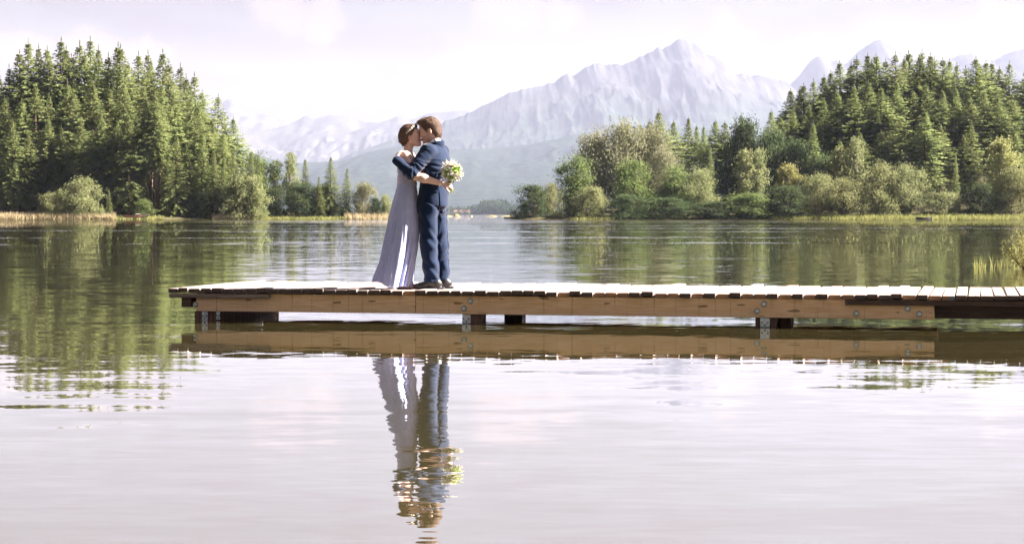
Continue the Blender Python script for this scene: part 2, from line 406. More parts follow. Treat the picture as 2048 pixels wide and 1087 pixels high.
class Leaves:
    def __init__(s): s.q = []
    def quad(s, c, d, side, ln, wd):
        """elongated bent leaf spray: c base, d direction, side vector"""
        s.q.append((c, d, side, ln, wd))
    def mesh(s, name, mat):
        C = np.array([q[0] for q in s.q]); D = np.array([q[1] for q in s.q]); S = np.array([q[2] for q in s.q])
        L = np.array([q[3] for q in s.q])[:, None]; W = np.array([q[4] for q in s.q])[:, None]
        n = len(C)
        V = np.stack([C, C + D*L*0.45 + S*W*0.5, C + D*L, C + D*L*0.45 - S*W*0.5], 1).reshape(-1, 3)
        return mesh_from(name, V, np.arange(n*4).reshape(n, 4), mat)
def unit(v):
    n = np.linalg.norm(v); return v/(n if n > 1e-9 else 1)

def spruce_meshes(seed, H=30.0, ratio=0.11, bare=0.12, dense=1.0, tip=1.0, cone=False, ragged=0.06):
    r = random.Random(seed); R = H*ratio; lv = Leaves(); tb = MB()
    bend = [(r.uniform(-.3, .3), r.uniform(-.3, .3)) for _ in range(2)]
    def axis(t): return np.array([bend[0][0]*math.sin(t*2.2), bend[1][1]*math.sin(t*1.7), H*t])
    tb.tube([tuple(axis(k/8)) for k in range(9)], [0.36*(1-k/8.3)*(H/30) for k in range(9)], 7)
    z = bare*H; rowg = 0.0
    lop = [r.uniform(0.75 - ragged*1.2, 1.25 + ragged) for _ in range(8)]; thin = [r.uniform(.3, .9) for _ in range(3)]
    while z < H*0.965:
        t = z/H; k = (t-bare)/(1-bare)
        prof = min(1.0, (max(0, 1-k-.02)*2.5)**1.05)*(0.78+0.22*(1-k))*min(1, 0.5+k*5)*tip
        if cone: prof = (1-k)**0.9*min(1, 0.6+k*5)
        nb = max(3, int((5 + 4*prof)*dense))
        a0 = r.uniform(0, 6.28)
        for b in range(nb):
            az = a0 + 6.283*b/nb + r.uniform(-.35, .35)
            ln = R*prof*r.uniform(0.62, 1.12)*lop[int((az % 6.283)/6.283*8) % 8] + 0.08
            if r.random() < ragged + (0.45*ragged/0.06*0.25 if any(abs(k-q) < .04 for q in thin) else 0): continue
            o = np.array([math.cos(az), math.sin(az), 0.0]); sd = np.array([-o[1], o[0], 0.0])
            base = axis(t); up0 = 0.45*k - 0.12 + r.uniform(-.1, .1); droop = 0.55*(1-k)
            ns = max(3, int(ln*2.1*dense))
            prev = base
            for q in range(ns):
                u = 0.18 + 0.82*(q+r.random()*0.7)/ns
                p = base + o*ln*u + np.array([0, 0, ln*(up0*u - droop*u*u + 0.28*max(0, u-0.7))])
                p = p + np.array([r.gauss(0, .06), r.gauss(0, .06), r.gauss(0, .08)])
                w = 1 - 0.55*u
                for sgn in (-1, 1):
                    d = unit(o*r.uniform(0.55, 1.0) + sd*sgn*r.uniform(0.35, 0.95) + np.array([0, 0, r.uniform(-0.6, 0.1)]))
                    nv = np.array([r.uniform(-.5, .5), r.uniform(-.5, .5), 1.0]) if r.random() < .35 else o + np.array([r.uniform(-.4, .4), r.uniform(-.4, .4), .45])
                    s = unit(np.cross(d, nv))
                    lv.quad(p, d, s, (0.55 + 0.7*w)*r.uniform(.7, 1.25)*(0.28+0.72*min(1, prof*1.3)), r.uniform(0.22, 0.42)*(0.5+0.5*min(1, prof*1.5)))
                if r.random() < 0.75:       # hanging twig
                    d = unit(np.array([r.uniform(-.3, .3), r.uniform(-.3, .3), -1.0]) + o*0.35)
                    lv.quad(p, d, unit(np.cross(d, o + 0.3*sd*r.uniform(-1, 1))), r.uniform(.4, 1.0)*(0.5+0.5*(1-k)), r.uniform(.18, .36))
            tipd = unit(o + np.array([0, 0, 0.25]))
            lv.quad(base + o*ln*0.92 + np.array([0, 0, ln*(up0*.92 - droop*.85 + .06)]), tipd, sd, (0.5+0.2*r.random())*(.3+.7*min(1, prof*1.3)), 0.26)
        z += (0.30 + 0.42*(1-k))*r.uniform(.8, 1.2)*H/30
    for _ in range(3):
        az = r.uniform(0, 6.28); lv.quad(axis(0.955), unit(np.array([math.cos(az)*.06, math.sin(az)*.06, 1])), np.array([-math.sin(az), math.cos(az), 0]), 1.5, .16)
    return tb.mesh('trunk', M_BARK, True), lv.mesh('crown', M_SPRUCE)

def broad_meshes(seed, mat, H=10.0, W=8.0, z0=0.12, clumps=70, per=80, leaf=0.24, clump_r=0.16, shape='round', bark=None, stems=1, up=0.0, gap=0.0):
    """trunk(s) with limbs that carry clumps of leaves through the crown"""
    r = random.Random(seed); lv = Leaves(); tb = MB(); cz = H*(z0 + (1-z0)*0.5); hz = H*(1-z0)*0.5
    lobes = [(r.uniform(0, 6.28), r.uniform(.7, 1.15)) for _ in range(7)]
    cl = []
    for i in range(clumps):
        for _ in range(30):
            u = r.uniform(-1, 1); az = r.uniform(0, 6.283); rad = r.random()**0.38
            lob = lobes[int(az/6.283*7) % 7][1]*(0.85+0.3*math.sin(az*2+u*4+seed))
            if shape == 'round': wr = math.sqrt(max(0, 1-u*u))
            elif shape == 'tall': wr = math.sqrt(max(0, 1-u*u))*(0.8 + 0.35*math.sin(u*7+seed))
            else: wr = math.sqrt(max(0, 1-max(u, -0.35)**2))*1.0         # bush: full to the ground
            p = np.array([math.cos(az)*wr*rad*lob*W/2, math.sin(az)*wr*rad*lob*W/2, cz + u*hz*(0.9+0.1*lob)])
            if gap == 0 or all(np.linalg.norm((p-c)/np.array([1, 1, 1.2])) > gap for c in cl): break
        cl.append(p)
    top = np.array([0, 0, H*0.72])
    bases = [np.array([r.uniform(-.12, .12)*W*(stems > 1), r.uniform(-.12, .12)*W*(stems > 1), 0]) for _ in range(stems)]
    for b in bases:
        e = b*1.6 + np.array([r.uniform(-.05, .05)*W, r.uniform(-.05, .05)*W, H*0.8])
        tb.tube([tuple(b + (e-b)*k/5 + np.array([r.uniform(-.03, .03)*W*(k > 0), 0, 0])) for k in range(6)], [H*0.018*(1-k/6)+.02 for k in range(6)], 6)
    for c in cl[::2]:
        b = min(bases, key=lambda q: np.linalg.norm(q[:2]-c[:2])); hb = max(0.15*H, c[2]*r.uniform(.35, .7))
        s = np.array([b[0]*1.3, b[1]*1.3, hb]); md = (s+c)/2 + np.array([0, 0, -0.03*H])
        tb.tube([tuple(s), tuple(md), tuple(c)], [H*.007+.015, H*.005+.01, .012], 4, cap=False)
    for c in cl:
        cr = clump_r*min(H, W)*r.uniform(.6, 1.3); n = int(per*r.uniform(.6, 1.3)); od = unit(c - np.array([0, 0, cz*0.7]))
        for _ in range(n):
            g = np.array([r.gauss(0, 1), r.gauss(0, 1), r.gauss(0, .75)]); p = c + g*cr*0.55
            p[2] = max(p[2], 0.05)
            d = unit(np.array([r.gauss(0, 1), r.gauss(0, 1), r.gauss(0, .8) + up]) + od*0.7)
            s = unit(np.cross(d, od + .55*np.array([r.gauss(0, 1), r.gauss(0, 1), r.gauss(0, 1)])))
            lv.quad(p, d, s, leaf*r.uniform(.8, 1.9), leaf*r.uniform(.5, .9))
    return tb.mesh('trunk', bark or M_BARK, True), lv.mesh('crown', mat)

SPR = [spruce_meshes(100+i, ratio=q, bare=b, tip=tp) for i, (q, b, tp) in enumerate(
    ((.150, .08, 1), (.135, .12, 1), (.17, .06, 1), (.14, .16, 1), (.16, .10, 1), (.185, .08, 1)))]
SPR += [spruce_meshes(160+i, ratio=q, bare=b, ragged=g) for i, (q, b, g) in enumerate(((.155, .14, .22), (.14, .10, .30), (.175, .12, .18)))]
SPR_BARE = [spruce_meshes(140, ratio=.12, bare=.42, tip=1), spruce_meshes(141, ratio=.13, bare=.5, tip=1)]
SPR_WIDE = [spruce_meshes(120, ratio=.25, bare=.02, tip=1, cone=True), spruce_meshes(121, ratio=.22, bare=.03, tip=1, cone=True), spruce_meshes(122, ratio=.19, bare=.03, tip=1, cone=True)]
R_ = random.Random(7)
TREES = []
def place(kind, meshes, loc, sx, sz, rz, **info):
    e = link(kind, None, None, loc); e.empty_display_size = 1.0
    e.rotation_euler = (R_.gauss(0, .012), R_.gauss(0, .012), rz); e.scale = (sx, sx, sz)
    link('trunk', meshes[0], e); link('crown', meshes[1], e)
    TREES.append((e, info)); return e
def tree_at(kind, meshes, H0, side, px, py_top, Y, rz, wide=1.0, sink=0.25, **info):
    z = float(bank_z(side, [px], [Y])[0]) - sink
    top = CAM_H + (HZ-py_top)*Y/F_PX
    sz = (top - z)/H0
    return place(kind, meshes, ((px-1024)*Y/F_PX, Y, z), sz*wide, sz, rz, px=px, py=py_top, **info)
# ---- left wood: skyline spruces, then the rows in front of them
sky_L = [(-25, 118), (3, 150), (20, 128), (35, 98), (58, 77), (75, 88), (89, 90), (104, 112), (115, 74), (133, 90), (147, 106), (158, 80), (172, 100), (184, 72), (201, 90), (212, 104), (223, 82),
         (239, 86), (254, 118), (274, 101), (293, 99), (303, 115), (327, 96), (340, 118), (362, 125), (376, 150), (388, 143), (404, 178), (431, 186), (447, 240), (464, 232)]
for i, (px, py) in enumerate(sky_L):
    tree_at('spruce_tree', SPR[R_.randrange(9)], 30, 'L', px, py, 470 + R_.uniform(-8, 14), R_.uniform(0, 6.28), R_.uniform(1.0, 1.45), row='sky_L')
mid_L = [(-18, 210), (12, 190), (38, 196), (68, 165), (98, 185), (128, 160), (152, 178), (180, 150), (189, 163), (216, 170), (243, 158), (262, 175), (288, 165), (318, 160), (345, 175), (372, 190), (398, 205), (420, 235), (440, 262)]
for i, (px, py) in enumerate(mid_L):
    tree_at('spruce_tree', SPR[R_.randrange(9)], 30, 'L', px + R_.uniform(-4, 4), py, 452 + R_.uniform(-5, 5), R_.uniform(0, 6.28), R_.uniform(1.1, 1.5), row='mid_L')
fro_L = [(-10, 270), (30, 235), (60, 262), (92, 225), (122, 250), (165, 232), (203, 215), (232, 235), (258, 222), (276, 260), (332, 300), (352, 268), (376, 285), (402, 262), (426, 300), (446, 312), (468, 300), (486, 318), (503, 300), (519, 326)]
for i, (px, py) in enumerate(fro_L):
    m = SPR_WIDE[R_.randrange(1, 3)] if px > 320 else SPR[R_.randrange(9)]
    tree_at('spruce_tree', m, 30, 'L', px, py, 440 + R_.uniform(-3, 3), R_.uniform(0, 6.28), R_.uniform(.95, 1.2), row='fro_L')
for px, py in ((296, 190), (303, 205), (311, 185), (320, 200)):
    tree_at('bare_stemmed_spruce', SPR_BARE[R_.randrange(2)], 30, 'L', px, py, 441 + R_.uniform(-2, 2), R_.uniform(0, 6.28), 0.9, row='bare_L')
# ---- spruces standing free on the spit
for px, py, k, w in ((612, 315, 2, 1.15), (660, 312, 0, 1.3), (691, 335, 1, 1.1), (632, 372, 2, 1.2), (640, 352, 1, 1.0)):
    tree_at('spruce_tree', SPR_WIDE[k], 30, 'L', px, py, 447 if py < 345 else 444, R_.uniform(0, 6.28), w, row='spit')
# ---- right wood
sky_R = [(1579, 176), (1596, 172), (1610, 165), (1630, 156), (1648, 149), (1666, 140), (1684, 120), (1698, 124), (1710, 110), (1731, 104), (1744, 118), (1756, 106), (1775, 116), (1793, 102), (1810, 112), (1823, 100), (1836, 108), (1847, 97),
         (1861, 104), (1876, 111), (1887, 113), (1898, 115), (1915, 124), (1932, 130), (1948, 111), (1962, 126), (1974, 119), (1983, 121), (2002, 132), (2020, 121), (2044, 134), (2066, 118)]
for px, py in sky_R:
    tree_at('spruce_tree', SPR[R_.randrange(9)], 30, 'R', px, py, 500 + R_.uniform(-8, 10), R_.uniform(0, 6.28), R_.uniform(1.3, 1.8), row='sky_R')
mid_R = [(1560, 228), (1590, 215), (1618, 205), (1650, 195), (1676, 178), (1705, 168), (1735, 160), (1760, 172), (1790, 158), (1828, 176), (1853, 165), (1883, 176), (1910, 172), (1940, 185), (1968, 178), (1996, 190), (2025, 182), (2060, 190)]
for px, py in mid_R:
    tree_at('spruce_tree', SPR[R_.randrange(9)], 30, 'R', px, py, 474 + R_.uniform(-6, 6), R_.uniform(0, 6.28), R_.uniform(1.4, 1.8), row='mid_R')
fro_R = [(1629, 229, 2), (1680, 262, 1), (1715, 248, 2), (1762, 245, 1), (1800, 238, 2), (1845, 232, 1), (1885, 242, 2), (1925, 262, 1), (1946, 252, 2), (1990, 262, 1), (2035, 250, 2)]
for px, py, k in fro_R:
    tree_at('spruce_tree', SPR_WIDE[2] if px < 1640 else SPR[(k*3+px) % 9], 30, 'R', px + R_.uniform(-8, 8), py + R_.uniform(-14, 18), 450 + R_.uniform(-6, 6), R_.uniform(0, 6.28), 1.1 if px < 1640 else R_.uniform(1.5, 2.0), row='fro_R')
for px, py, k, w in ((1255, 247, 4, 1), (1282, 243, 0, 1.2), (1300, 236, 2, 1.1), (1318, 217, 2, 1.5), (1346, 238, 5, 1.3), (1378, 232, 3, 1.1), (1396, 246, 1, .9), (1408, 249, 3, .9), (1431, 237, 5, 1.5), (1452, 239, 2, 1.3), (1487, 224, 0, 1.1), (1505, 262, 4, 1.1), (1541, 217, 5, 1.2)):
    tree_at('spruce_tree', SPR[k], 30, 'R', px, py, 470 + R_.uniform(-6, 6), R_.uniform(0, 6.28), w, row='low_R')
tree_at('spruce_tree', SPR_WIDE[2], 30, 'R', 1420, 290, 446, 2.0, .8, row='dark_R')
tree_at('spruce_tree', SPR_WIDE[2], 30, 'R', 1913, 305, 432, 1.0, .7, row='shore_R')
# ---- broadleaved trees and willow bushes on the banks
B = {
 'silver': [broad_meshes(200, M_SILVER, 10, 9, .12, 120, 110, .24, .17, 'round', M_PALEBARK, up=.4), broad_meshes(201, M_SILVER, 10, 7.5, .10, 110, 110, .24, .17, 'round', M_PALEBARK, up=.4)],
 'bush': [broad_meshes(210, M_WILLOW, 10, 13, .0, 110, 105, .30, .15, 'bush', stems=4), broad_meshes(211, M_WILLOW, 10, 11, .0, 105, 105, .30, .15, 'bush', stems=4), broad_meshes(212, M_WILLOW, 10, 15, .0, 125, 100, .30, .14, 'bush', stems=5)],
 'green': [broad_meshes(220, M_GREEN, 10, 7, .04, 100, 110, .28, .17, 'round'), broad_meshes(221, M_GREEN, 10, 8, .03, 105, 110, .28, .17, 'round')],
 'deep': [broad_meshes(230, M_DEEP, 10, 9, .0, 110, 110, .30, .16, 'round', stems=2), broad_meshes(231, M_DEEP, 10, 11, .0, 110, 110, .30, .15, 'bush', stems=3)],
 'birch': [broad_meshes(240, M_WILLOW, 10, 4.6, .22, 52, 70, .24, .18, 'tall', M_PALEBARK, gap=.4), broad_meshes(241, M_GREEN, 10, 4.2, .25, 48, 62, .24, .18, 'tall', M_PALEBARK, gap=.4)],
 'yellow': [broad_meshes(250, M_YELLOW, 10, 6.0, .06, 95, 100, .27, .17, 'tall', M_PALEBARK)],
}
BW = {('silver', 0): 9, ('silver', 1): 7.5, ('bush', 0): 13, ('bush', 1): 11, ('bush', 2): 15, ('green', 0): 7, ('green', 1): 8, ('deep', 0): 9, ('deep', 1): 11, ('birch', 0): 4.6, ('birch', 1): 4.2, ('yellow', 0): 6}
def broad(kind, v, name, side, x0, x1, py_top, Y, label, cat='tree', group=None):
    z = float(bank_z(side, [(x0+x1)/2], [Y])[0]) - 0.2
    H = CAM_H + (HZ-py_top)*Y/F_PX - z; W = 1.12*(x1-x0)*Y/F_PX
    e = place(name, B[kind][v], (((x0+x1)/2-1024)*Y/F_PX, Y, z), W/BW[(kind, v)], H/10.0, R_.uniform(0, 6.28), px=(x0+x1)/2, py=py_top)
    tag(e, label, cat, group); return e
# left bank
broad('bush', 0, 'willow_bush', 'L', 112, 204, 362, 430, 'round pale willow bush in front of the shaded left wood', 'bush')
broad('bush', 1, 'willow_bush', 'L', 76, 130, 388, 429, 'small pale willow bush left of the round bush before the left wood', 'bush')
broad('green', 0, 'broadleaf_bush', 'L', 268, 308, 400, 433, 'small light green bush below the bare spruce stems', 'bush')
tree_at('young_spruce', SPR_WIDE[1], 30, 'L', 218, 375, 431, 0.6, .8, row='young')
broad('bush', 1, 'willow_bush', 'L', 446, 532, 352, 438, 'grey-green willow at the right foot of the left wood', 'bush')
broad('green', 1, 'broadleaf_tree', 'L', 484, 540, 318, 446, 'light green tree leaning out at the right edge of the left wood')
broad('birch', 1, 'birch_tree', 'L', 528, 572, 322, 448, 'slender birch with open crown, left of the pair on the spit')
broad('birch', 0, 'birch_tree', 'L', 562, 604, 308, 449, 'taller airy birch with open crown, right of the pair on the spit')
broad('deep', 1, 'dark_bush', 'L', 518, 582, 380, 444, 'dark shaded bush under the left birch on the spit', 'bush')
broad('deep', 1, 'dark_bush', 'L', 566, 632, 372, 445, 'dark shaded bush between the birches and the small spruce', 'bush')
broad('deep', 0, 'dark_bush', 'L', 618, 668, 372, 449, 'dark bush behind the foot of the broad spruce on the spit', 'bush')
broad('silver', 1, 'willow_bush', 'L', 704, 748, 366, 446, 'beige willow bush right of the spruces on the spit', 'bush')
broad('deep', 1, 'willow_bush', 'L', 738, 762, 398, 446, 'low olive bush beside the beige willow on the spit', 'bush')
broad('bush', 1, 'willow_bush', 'L', 758, 786, 392, 447, 'small beige willow bush at the tip of the spit, left of the woman', 'bush')
# right bank
broad('deep', 1, 'shore_bush', 'R', 1032, 1100, 374, 432, 'dark olive bush at the left tip of the right bank', 'bush')
broad('bush', 2, 'shore_bush', 'R', 1066, 1136, 372, 436, 'brownish willow bush behind the tip of the right bank', 'bush')
broad('green', 0, 'broadleaf_tree', 'R', 1114, 1186, 316, 440, 'deep green round tree at the left shoulder of the right bank')
broad('silver', 1, 'pale_willow_tree', 'R', 1150, 1232, 268, 452, 'grey-green half of the big pale willow crown, leftmost of the three')
broad('silver', 0, 'pale_willow_tree', 'R', 1196, 1300, 254, 450, 'big beige willow with feathery crown in front of the first spruces')
broad('silver', 1, 'pale_willow_tree', 'R', 1268, 1346, 256, 452, 'beige willow crown below the tall light spruce, rightmost of the three')
broad('bush', 1, 'willow_bush', 'R', 1148, 1218, 376, 430, 'pale rounded willow bush at the water in front of the deep green tree', 'bush')
broad('green', 1, 'broadleaf_tree', 'R', 1226, 1298, 328, 438, 'bright green tree standing before the trunk of the beige willow')
broad('silver', 0, 'pale_willow_tree', 'R', 1296, 1362, 305, 446, 'thin grey willow between the bright green tree and the dark spruces')
broad('green', 0, 'broadleaf_tree', 'R', 1318, 1382, 336, 440, 'soft green tree right of the bright green one on the bank')
broad('bush', 0, 'willow_bush', 'R', 1354, 1436, 344, 440, 'pale sage willow below the pair of thin dark spruces', 'bush')
broad('deep', 1, 'dark_bush', 'R', 1216, 1300, 392, 429, 'dark undergrowth bush at the waterline under the bright green tree', 'bush')
broad('deep', 1, 'dark_bush', 'R', 1290, 1384, 398, 429, 'dark undergrowth bush at the waterline under the soft green tree', 'bush')
broad('deep', 0, 'dark_bush', 'R', 1380, 1470, 404, 429, 'dark undergrowth bush at the waterline under the sage willow', 'bush')
broad('green', 1, 'dark_bush', 'R', 1452, 1546, 390, 429, 'green undergrowth bush at the waterline under the sunlit birch', 'bush')
broad('deep', 1, 'dark_bush', 'R', 1530, 1620, 376, 429, 'dark undergrowth bush left of the reed fringe on the right bank', 'bush')
broad('deep', 0, 'broadleaf_tree', 'R', 1450, 1526, 246, 464, 'dense dark green round tree left of centre in the right bank gap')
broad('deep', 0, 'broadleaf_tree', 'R', 1506, 1584, 268, 460, 'dense dark green tree between the gap and the tall wood')
broad('deep', 0, 'broadleaf_tree', 'R', 1560, 1640, 286, 456, 'dark green round tree at the foot of the first tall spruces')
broad('deep', 0, 'broadleaf_tree', 'R', 1630, 1716, 318, 452, 'dark green round tree right of the light-tipped spruce')
broad('birch', 0, 'birch_tree', 'R', 1462, 1522, 302, 444, 'sunlit pale birch in front of the dark green trees')
broad('birch', 0, 'birch_tree', 'R', 1500, 1540, 300, 445, 'thin pale birch beside the sunlit birch')
broad('yellow', 0, 'broadleaf_tree', 'R', 1546, 1606, 336, 442, 'olive-yellow tree right of the two pale birches')
broad('bush', 1, 'willow_bush', 'R', 1602, 1672, 352, 434, 'pale willow bush left under the tall white-stemmed birch', 'bush')
broad('birch', 0, 'birch_tree', 'R', 1660, 1704, 296, 440, 'tall pale birch above the willows, left of two', 'tree')
broad('birch', 0, 'birch_tree', 'R', 1686, 1734, 278, 441, 'tall pale birch above the willows, right of two', 'tree')
broad('bush', 2, 'willow_bush', 'R', 1640, 1740, 362, 430, 'wide olive willow bush at the water under the two tall birches', 'bush')
broad('bush', 0, 'willow_bush', 'R', 1712, 1800, 334, 432, 'big pale willow bush, left half of the pair before the dark spruces', 'bush')
broad('bush', 2, 'willow_bush', 'R', 1768, 1856, 336, 433, 'big pale willow bush, right half of the pair before the dark spruces', 'bush')
broad('bush', 1, 'willow_bush', 'R', 1846, 1926, 386, 430, 'low grey willow bush left of the narrow shore spruce', 'bush')
broad('deep', 1, 'dark_bush', 'R', 1930, 2000, 372, 429, 'dark bush in shade right of the narrow shore spruce', 'bush')
broad('yellow', 0, 'broadleaf_tree', 'R', 1964, 2034, 288, 436, 'tall yellow-green tree near the right edge')
broad('bush', 1, 'willow_bush', 'R', 1986, 2080, 340, 432, 'pale willow in front of the yellow-green tree at the right edge', 'bush')

ROWTXT = {
 'sky_L': ('tall spruce on the skyline of the left wood, {} from the left', 'skyline spruces of the left wood'),
 'mid_L': ('spruce in the middle row of the left wood, {} from the left', 'middle row of the left wood'),
 'fro_L': ('spruce in the front row of the left wood, {} from the left', 'front row of the left wood'),
 'bare_L': ('spruce with bare reddish trunk in the left wood, {} of four from the left', 'bare-stemmed spruces of the left wood'),
 'spit': ('bushy free-standing spruce on the spit, {} from the left', 'spruces on the spit'),
 'sky_R': ('tall spruce on the skyline of the right wood, {} from the left', 'skyline spruces of the right wood'),
 'mid_R': ('spruce in the middle row of the right wood, {} from the left', 'middle row of the right wood'),
 'fro_R': ('spruce in the front row of the right wood, {} from the left', 'front row of the right wood'),
 'low_R': ('lower spruce behind the beige willows on the right bank, {} from the left', 'lower spruces of the right bank'),
 'dark_R': ('dark broad spruce behind the sage willow on the right bank', None),
 'shore_R': ('narrow light green spruce right at the water on the right bank', None),
 'young': ('young spruce beside the round willow before the left wood', None)}
rows = {}
for e, info in TREES:
    if 'row' in info: rows.setdefault(info['row'], []).append((info['px'], e))
for k, lst in rows.items():
    n = 0
    for px, e in sorted(lst, key=lambda q: q[0]):
        n += 1
        txt, grp = ROWTXT[k]
        lab = txt.format(ordinal(n))
        tag(e, lab, 'tree', grp)

#@@DOCK
# ------------------------------------------------------------------ the wooden jetty (local x runs along it, y away from the camera)
TH = math.radians(13.0)
DECK = 0.335
jetty = link('jetty', None, None, (0, 20.1, 0)); jetty.rotation_euler = (0, 0, -TH)
tag(jetty, 'long low wooden jetty of cross planks on a tan beam, reaching in from the right', 'jetty')
def u_of(px): return (px-1024)*20.1/(F_PX*math.cos(TH) + math.sin(TH)*(px-1024))

def wood(name, ca, cb, grain=(1.0, 14.0, 14.0), dark=0.5, rough=0.75, stains=False, vary=(0.78, 1.12)):
    m, nt = new_mat(name)
    tc = nn(nt, 'ShaderNodeTexCoord'); oi = nn(nt, 'ShaderNodeObjectInfo')
    off = nn(nt, 'ShaderNodeCombineXYZ'); lk(nt, fmath(nt, 'MULTIPLY', oi.outputs['Random'], 91.0), off.inputs[0]); lk(nt, fmath(nt, 'MULTIPLY', oi.outputs['Random'], 37.0), off.inputs[2])
    v = vmath(nt, 'ADD', vmath(nt, 'MULTIPLY', tc.outputs['Object'], grain), off.outputs[0])
    n = noise(nt, v, 3.0, 6.0, 0.65, 0.4).outputs['Fac']
    n2 = noise(nt, vmath(nt, 'ADD', tc.outputs['Object'], off.outputs[0]), 5.0, 3.0, 0.6).outputs['Fac']
    c = mixcol(nt, maprange(nt, n, 0.32, 0.68), ca, cb)
    c = mixcol(nt, maprange(nt, n2, 0.5, 0.75, 0.0, dark), c, tuple(k*0.45 for k in ca))
    c = mixcol(nt, 1.0, c, mixcol(nt, oi.outputs['Random'], (vary[0],)*3, (vary[1], vary[1]*.97, vary[1]*.94)), 'MULTIPLY')
    if stains:     # dark drip lines below the plank gaps, knots and a damp upper edge
        st = noise(nt, vmath(nt, 'MULTIPLY', tc.outputs['Object'], (9.0, 0.0, 0.35)), 2.0, 4.0, 0.7).outputs['Fac']
        c = mixcol(nt, maprange(nt, st, 0.56, 0.70, 0.0, 0.65), c, (0.07, 0.055, 0.04))
        kn = noise(nt, vmath(nt, 'MULTIPLY', tc.outputs['Object'], (2.2, 1.0, 9.0)), 2.0, 1.0, 0.5).outputs['Fac']
        c = mixcol(nt, maprange(nt, kn, 0.70, 0.74, 0.0, 0.7), c, (0.10, 0.05, 0.02))
    p = principled(nt, rough, 0.25); lk(nt, c, p.inputs['Base Color'])
    b = nn(nt, 'ShaderNodeBump', inp={'Strength': 0.5, 'Distance': 0.004}); lk(nt, n, b.inputs['Height']); lk(nt, b.outputs[0], p.inputs['Normal'])
    out(nt, p.outputs[0]); return m
M_PLANK = wood('weathered_plank', (0.27, 0.225, 0.205), (0.39, 0.335, 0.31), (14.0, 1.0, 14.0), 0.35)
M_END_DARK = wood('dark_plank_end', (0.035, 0.026, 0.022), (0.10, 0.075, 0.062), (6.0, 1.0, 20.0), 0.4)
M_END_TAN = wood('tan_plank_end', (0.24, 0.135, 0.075), (0.40, 0.25, 0.15), (6.0, 1.0, 20.0), 0.4)
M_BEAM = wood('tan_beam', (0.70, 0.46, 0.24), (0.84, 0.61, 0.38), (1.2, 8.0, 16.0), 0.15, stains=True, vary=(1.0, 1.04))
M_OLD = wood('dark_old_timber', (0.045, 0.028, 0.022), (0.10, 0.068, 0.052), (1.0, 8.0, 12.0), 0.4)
M_GREYW = wood('grey_board', (0.13, 0.105, 0.09), (0.25, 0.21, 0.18), (1.0, 10.0, 14.0), 0.4)
M_POST = wood('wet_post', (0.075, 0.045, 0.032), (0.17, 0.105, 0.075), (10.0, 10.0, 1.0), 0.5)
M_GALV = simple_mat('galvanised_steel', (0.34, 0.38, 0.37), (0.52, 0.56, 0.54), 40, 0.5, 0.5, Metallic=0.35)
M_BOLT = simple_mat('bolt_steel', (0.16, 0.155, 0.13), (0.28, 0.27, 0.22), 60, 0.55, 0.5, Metallic=0.4)
M_HOLE = simple_mat('hole_shadow', (0.015, 0.015, 0.015), (0.03, 0.03, 0.03), 10, 0.9, 0.1)
M_BLUE = simple_mat('blue_paint_spot', (0.03, 0.22, 0.34), (0.05, 0.30, 0.42), 20, 0.6, 0.3)

DW = 2.32            # plank length
rp = random.Random(21)
TAN_PX = [(805, 825), (1085, 1090), (1108, 1130), (1178, 1252), (1320, 1366), (1392, 1412), (1438, 1462), (1486, 1532), (1558, 1582), (1606, 1630), (1656, 1706), (1802, 1830), (1854, 1906)]
u = u_of(336); k = 0; u_end = 6.6
while u < u_end:
    w = rp.uniform(0.104, 0.124)
    pxm = 1024 + F_PX*(u+w/2)*math.cos(TH)/(20.1-(u+w/2)*math.sin(TH))
    tan = any(a <= pxm <= b for a, b in TAN_PX)
    raised = rp.random() < 0.28
    y0 = (0.035 if tan else rp.uniform(-0.015, 0.012)); z1 = rp.uniform(-0.004, 0.003) + (0.008 if raised and not tan else 0) - (0.004 if tan else 0)
    y1 = DW + rp.uniform(-0.03, 0.05)
    if k < 8: y1 += 0.05
    b = MB(); b.box((-w/2+0.003, 0, -0.045), (w/2-0.003, y1-y0, 0), 0, 0.004)
    # end faces (front ring) take the end-grain material
    me = b.mesh('plank', [M_PLANK, M_END_TAN if tan else M_END_DARK])
    for f in me.polygons:
        if f.normal.y < -0.5: f.material_index = 1
    o = link('plank', me, jetty, (u+w/2, y0, DECK+z1))
    o.rotation_euler = (rp.uniform(-.0015, .0015), rp.uniform(-.008, .008), rp.uniform(-.006, .006))
    u += w + rp.uniform(0.004, 0.012); k += 1
ZB0, ZB1 = 0.098, 0.285      # beam bottom and top
def part(name, lo, hi, mat, bev=0.004, parent=jetty):
    c = tuple((a+b)/2 for a, b in zip(lo, hi))
    return MB().box(tuple(a-q for a, q in zip(lo, c)), tuple(b-q for b, q in zip(hi, c)), 0, bev).build(name, mat, parent, c)
uj = u_of(829)
part('beam', (u_of(389), 0.045, ZB0), (uj-0.003, 0.145, ZB1), M_BEAM)
part('beam', (uj+0.003, 0.047, ZB0), (u_of(1868), 0.147, ZB1), M_BEAM)
part('rear_beam', (u_of(389), DW-0.25, ZB0), (u_of(1868), DW-0.15, ZB1), M_BEAM)
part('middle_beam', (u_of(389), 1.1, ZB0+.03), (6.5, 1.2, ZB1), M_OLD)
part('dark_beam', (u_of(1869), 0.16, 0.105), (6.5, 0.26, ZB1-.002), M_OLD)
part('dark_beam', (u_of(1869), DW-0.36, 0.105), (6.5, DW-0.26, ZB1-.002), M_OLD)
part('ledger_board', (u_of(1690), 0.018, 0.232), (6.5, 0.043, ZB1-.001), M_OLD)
part('edge_board', (u_of(338), 0.004, 0.238), (u_of(538), 0.043, ZB1-.003), M_GREYW)
part('end_joist', (u_of(361), 0.030, 0.140), (u_of(379), DW-0.12, 0.256), M_OLD)
